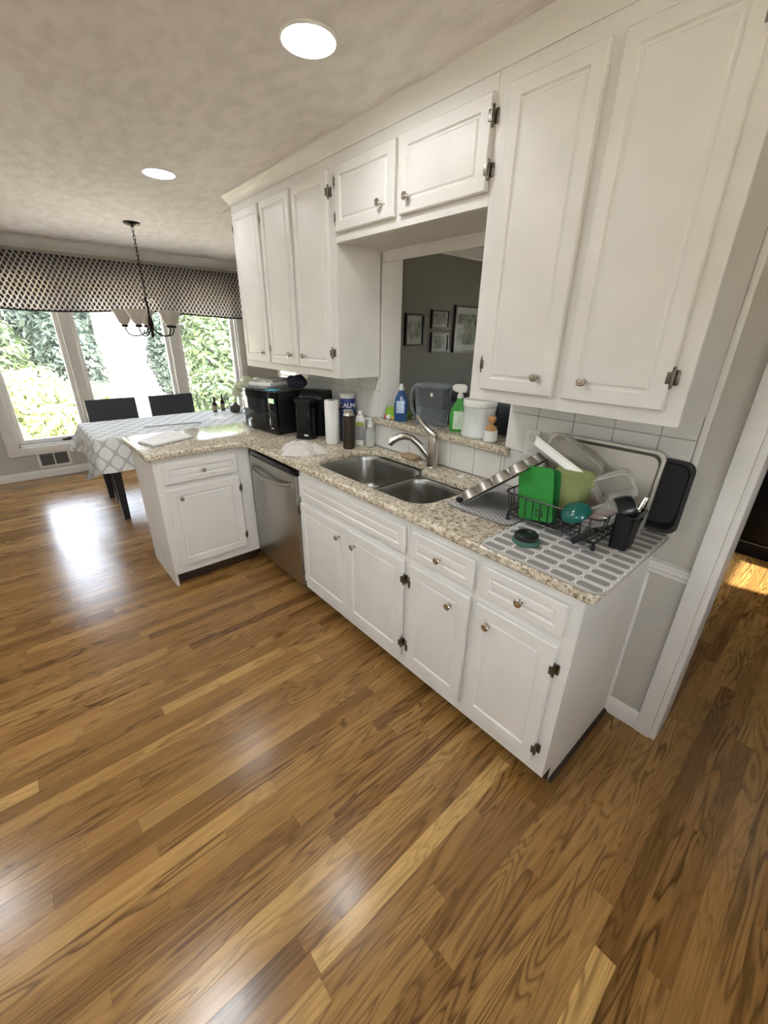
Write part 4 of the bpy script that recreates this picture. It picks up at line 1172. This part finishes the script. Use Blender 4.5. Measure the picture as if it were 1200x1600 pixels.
picture(2.640, 3.110, 1.405, 1.875, art('reflected_greenery_print', S(52, 70, 50), S(150, 164, 140), 16), 'large square black framed picture with reflected greenery painted in, biggest of the group')  # print's greens stand in for greenery reflected in the glass
# dark armchair-like lamp table and media cabinet
mc = thing('media_cabinet', 'black media cabinet with chrome knobs seen through the doorway', 'cabinet', (.62, 2.965, 0))
MB().box(-.63, .63, .02, .42, 0, .108).build('plinth', EBONY, mc, smooth=0)
MB().box(-.64, .64, 0, .43, .109, .122, .003).build('ledge', plain('grey_edge_strip', S(92, 90, 90), .3), mc)
MB().box(-.64, .64, .012, .43, .1225, .74, .004).build('body', EBONY, mc)
for i in range(3):
    MB().box(-.60+i*.41, -.60+i*.41+.385, -.004, .0115, .15, .715, .003).build('door', EBONY, mc)
for zz in (.45, .565): MB().ball((-.604, -.012, zz), .014, 12).build('knob', NICKEL, mc)
MB().box(-.65, .65, -.005, .435, .7405, .765, .003).build('top', EBONY, mc)
tag(MB().box(-.10, .10, -.07, .07, 0, .05, .01).build('box', plain('lilac_box', S(150, 132, 168), .5), loc=(.12, 3.10, .7655)), 'lilac box on the black media cabinet', 'box')
lt = thing('sideboard', 'dark wooden sideboard below the framed pictures in the next room', 'sideboard', (-2.56, 2.75, 0))
MB().box(-.22, .22, -.65, .65, .12, .98, .005).build('body', BLKW, lt)
for i in range(3): MB().box(.2205, .232, -.63+i*.425, -.63+i*.425+.41, .15, .95, .003).build('door', BLKW, lt)
for sx in (-.19, .19):
    for sy in (-.6, .6): MB().cyl((sx, sy, 0), (sx, sy, .1195), .022, seg=10).build('leg', BLKW, lt)
for y_, h_, n_ in ((2.98, .20, 'dark candle holder on the sideboard'), (3.10, .26, 'taller dark candle holder on the sideboard')):
    cd = MB().lathe([(.04, 0), (.04, .01), (.012, .03), (.010, h_*.7), (.028, h_*.75), (.024, h_), (.003, h_)], 14)
    tag(cd.build('candle_holder', BLKW, loc=(-2.52, y_, .9805)), n_, 'candle holder', 'candle holders')
# window of the next room
dd = struct(MB().box(-1.2, -.6, 4.81, 4.87, 1.2, 1.24).build('window_2', TRIM, smooth=0))
for a in (-1.2, -.92, -.64): MB().box(a, a+.04, 4.81, 4.87, 1.24, 1.76, .003).build('window_frame', TRIM, dd)
MB().box(-1.2, -.6, 4.81, 4.87, 1.76, 1.8).build('window_frame', TRIM, dd, smooth=0)
for a, b in ((-1.16, -.92), (-.88, -.64)): MB().box(a, b, 4.835, 4.841, 1.24, 1.76).build('pane', PANE, dd, smooth=0)

# ------------------------------------------------------------------ garden outside the window
def ground_mat():
    t = NT('garden_ground'); t.setp(Roughness=.95)
    t.l(t.ramp(t.noise(t.pos(), .8, 5), [(.35, S(196, 180, 160)), (.55, S(206, 196, 176)), (.75, S(186, 188, 150))]), t.b.inputs['Base Color'])
    return t.m
g = MB().grid(lambda u, v: (u, v, -.45+.045*max(0, -8-u)+.05*math.sin(u*.7)*math.sin(v*.5)), 30, 30, -40, -5.76, -25, 25)
struct(g.build('ground', ground_mat(), smooth=80))
g = MB().box(-5.76, 40, -40, 40, -.6, -.5); struct(g.build('ground_around_house', bpy.data.materials['garden_ground'], smooth=0))
dv = MB().grid(lambda u, v: (u, -1.1+v*(.35-u), -.42+.045*max(0, -8-u)+.05*math.sin(u*.7)*math.sin((-1.1+v*(.35-u))*.5)), 60, 6, -34, -6.5, .165, .265)
struct(dv.build('driveway', plain('pale_concrete', S(214, 210, 202), .9)))
def leaf_mat(name, lo, hi):
    t = NT(name); t.setp(Roughness=.55)
    at_ = t.n('Attribute', attribute_name='rnd')
    c = t.ramp(at_.outputs['Fac'], [(0, lo), (1, hi)])
    t.l(c, t.b.inputs['Base Color'])
    tr = t.n('BsdfTranslucent'); t.l(c, tr.inputs[0]); mx = t.n('MixShader'); mx.inputs[0].default_value = .35
    t.l(t.b.outputs[0], mx.inputs[1]); t.l(tr.outputs[0], mx.inputs[2]); t.l(mx.outputs[0], t.out.inputs[0])
    return t.m
BARK = plain('grey_bark', S(80, 74, 68), .95, var=.3, scale=14, bump=.8, bscale=40)
def foliage(n, rad, leaf, mat, seed, parent, name='foliage', centre=(0, 0, 0), flat=.3):
    rg = random.Random(seed); V, F, K = [], [], []
    for _ in range(n):
        d = Vector((rg.gauss(0, 1), rg.gauss(0, 1), rg.gauss(0, 1))).normalized()
        k = rg.random()**.4*(1+.18*math.sin(d.x*7+seed)*math.sin(d.y*6)*math.sin(d.z*8+seed))
        p = Vector((d.x*rad[0]*k, d.y*rad[1]*k, d.z*rad[2]*k))+Vector(centre)
        nrm = (d+Vector((rg.gauss(0, .5), rg.gauss(0, .5), rg.gauss(0, .5)+flat))).normalized()
        a = nrm.orthogonal().normalized(); a = Matrix.Rotation(rg.random()*6.28, 3, nrm) @ a
        b = nrm.cross(a); L = leaf*rg.uniform(.6, 1.3)
        o = len(V)
        V += [p-a*L, p-a*L*.1+b*L*.42+nrm*L*.08, p+a*L, p-a*L*.1-b*L*.42+nrm*L*.08]
        F.append((o, o+1, o+2, o+3)); K += [rg.random()]*4
    me = bpy.data.meshes.new(name); me.from_pydata(V, [], F)
    at_ = me.attributes.new('rnd', 'FLOAT', 'POINT'); at_.data.foreach_set('value', K)
    me.materials.append(mat)
    o = bpy.data.objects.new(name, me); C.objects.link(o); o.parent = parent
    return o
LIME = leaf_mat('bright_lime_leaves', S(104, 118, 62), S(206, 212, 152))
MID = leaf_mat('mid_green_leaves', S(38, 54, 30), S(92, 108, 66))
DEEP = leaf_mat('blue_green_leaves', S(30, 43, 36), S(70, 84, 70))
def bush(x, y, rad, n, leaf, mat, seed, label, group='garden bushes'):
    gz = -.45+.045*max(0, -8-x)
    b = thing('garden_bush', label, 'bush', (x, y, gz), 0, group)
    foliage(n, rad, leaf, mat, seed, b, 'foliage', (0, 0, rad[2]*.95))
    for k in range(3):
        a = k*2.1; MB().tube([(0, 0, -.05), (.1*math.cos(a), .1*math.sin(a), rad[2]*.5), (.3*rad[0]*math.cos(a), .3*rad[1]*math.sin(a), rad[2]*1.2)], [.03, .02, .008], 6).build('stem', BARK, b)
def tree(x, y, h, tr, rad, n, leaf, mat, seed, label, crown=None):
    gz = -.45+.045*max(0, -8-x)
    b = thing('garden_tree', label, 'tree', (x, y, gz), 0, 'trees beyond the garden')
    pts = [(0, 0, -.1), (.05, .03, h*.3), (-.04, .05, h*.6), (.03, 0, h)]
    MB().tube(pts, [tr*1.2, tr, tr*.85, tr*.4], 12).build('trunk', BARK, b)
    foliage(n, rad, leaf, mat, seed, b, 'crown', (0, 0, crown or h))
bush(-8.5, -.90, (.80, .85, .72), 6500, .07, LIME, 1, 'bright lime leafy bush close outside the left window pane')
bush(-9.4, .15, (.45, .45, .55), 2400, .06, LIME, 2, 'small lime bush outside the middle window pane beside the driveway')
bush(-11.2, -1.65, (1.1, 1.0, 1.35), 6000, .09, MID, 3, 'tall mid-green shrub behind the bright lime bush')
bush(-8.8, 2.25, (.70, .70, .68), 4000, .07, MID, 4, 'green shrub close outside the right window pane')
bush(-11.2, 3.35, (1.0, .95, 1.25), 5000, .09, MID, 5, 'large green shrub beyond the right window pane')
bush(-11.6, .10, (.65, .60, 1.15), 4200, .08, DEEP, 6, 'blue-green shrub to the left of the bright driveway')
bush(-13.6, 2.55, (.6, .45, 1.2), 3200, .09, DEEP, 7, 'narrow dark shrub just right of the bright driveway')
tree(-13.2, .98, 7, .15, (1.4, 1.4, 1.5), 3800, .12, DEEP, 11, 'tree with straight grey trunk left of the driveway', 5.6)
tree(-15.2, -2.6, 6, .2, (1.6, 1.7, 2.2), 8000, .14, DEEP, 12, 'broad blue-green tree behind the tall shrub', 1.9)
tree(-16.4, .35, 7, .2, (1.4, 1.2, 2.3), 7000, .14, DEEP, 13, 'blue-green tree behind the straight grey trunk', 2.0)
tree(-15.6, 5.2, 6, .2, (1.8, 1.7, 2.3), 8000, .14, MID, 14, 'leafy green tree beyond the large right shrub', 2.0)
tree(-20.5, 8.4, 7, .22, (2.3, 2.2, 2.8), 6000, .16, DEEP, 15, 'farthest dark tree to the right of the driveway', 2.6)
tree(-20.5, -3.2, 8, .24, (2.4, 2.2, 3.0), 8000, .17, MID, 16, 'large pale green tree at the far left of the garden', 2.8)
tree(-22.5, 1.3, 8, .24, (1.7, 1.3, 3.0), 6000, .17, DEEP, 17, 'distant dark tree filling the gap left of the driveway', 2.8)
# unseen windows added to bring in light from behind the camera
for nm, bx in (('fill_window_3', ((.5, 1.4), (-3.10, -3.03), (1.2, 2.0))),):
    (a, b), (y0, y1), (z0, z1) = bx
    w3 = struct(MB().box(a, b, y0, y1, z0, z0+.06).build(nm, TRIM, smooth=0))
    for x in (a, (a+b)/2-.03, b-.06): MB().box(x, x+.06, y0, y1, z0+.06, z1-.06).build('window_frame', TRIM, w3, smooth=0)
    MB().box(a, b, y0, y1, z1-.06, z1).build('window_frame', TRIM, w3, smooth=0)
    for x0, x1 in ((a+.06, (a+b)/2-.03), ((a+b)/2+.03, b-.06)): MB().box(x0, x1, y0+.03, y0+.036, z0+.06, z1-.06).build('pane', PANE, w3, smooth=0)
for nm, x0, x1, a, b, z0, z1 in (('fill_window_4', 2.33, 2.40, -1.6, -.8, 1.2, 2.0), ('sun_patch_window_5', 1.63, 1.70, 2.6, 3.25, 1.45, 2.12)):  # both added: kitchen one as fill, next-room one for a floor sun patch
    w3 = struct(MB().box(x0, x1, a, b, z0, z0+.06).build(nm, TRIM, smooth=0))
    for y in ((a, (a+b)/2-.03, b-.06) if nm == 'fill_window_4' else (a, b-.06)): MB().box(x0, x1, y, y+.06, z0+.06, z1-.06).build('window_frame', TRIM, w3, smooth=0)
    MB().box(x0, x1, a, b, z1-.06, z1).build('window_frame', TRIM, w3, smooth=0)
    for y0, y1 in (((a+.06, (a+b)/2-.03), ((a+b)/2+.03, b-.06)) if nm == 'fill_window_4' else ((a+.06, b-.06),)): MB().box(x0+.03, x0+.036, y0, y1, z0+.06, z1-.06).build('pane', PANE, w3, smooth=0)
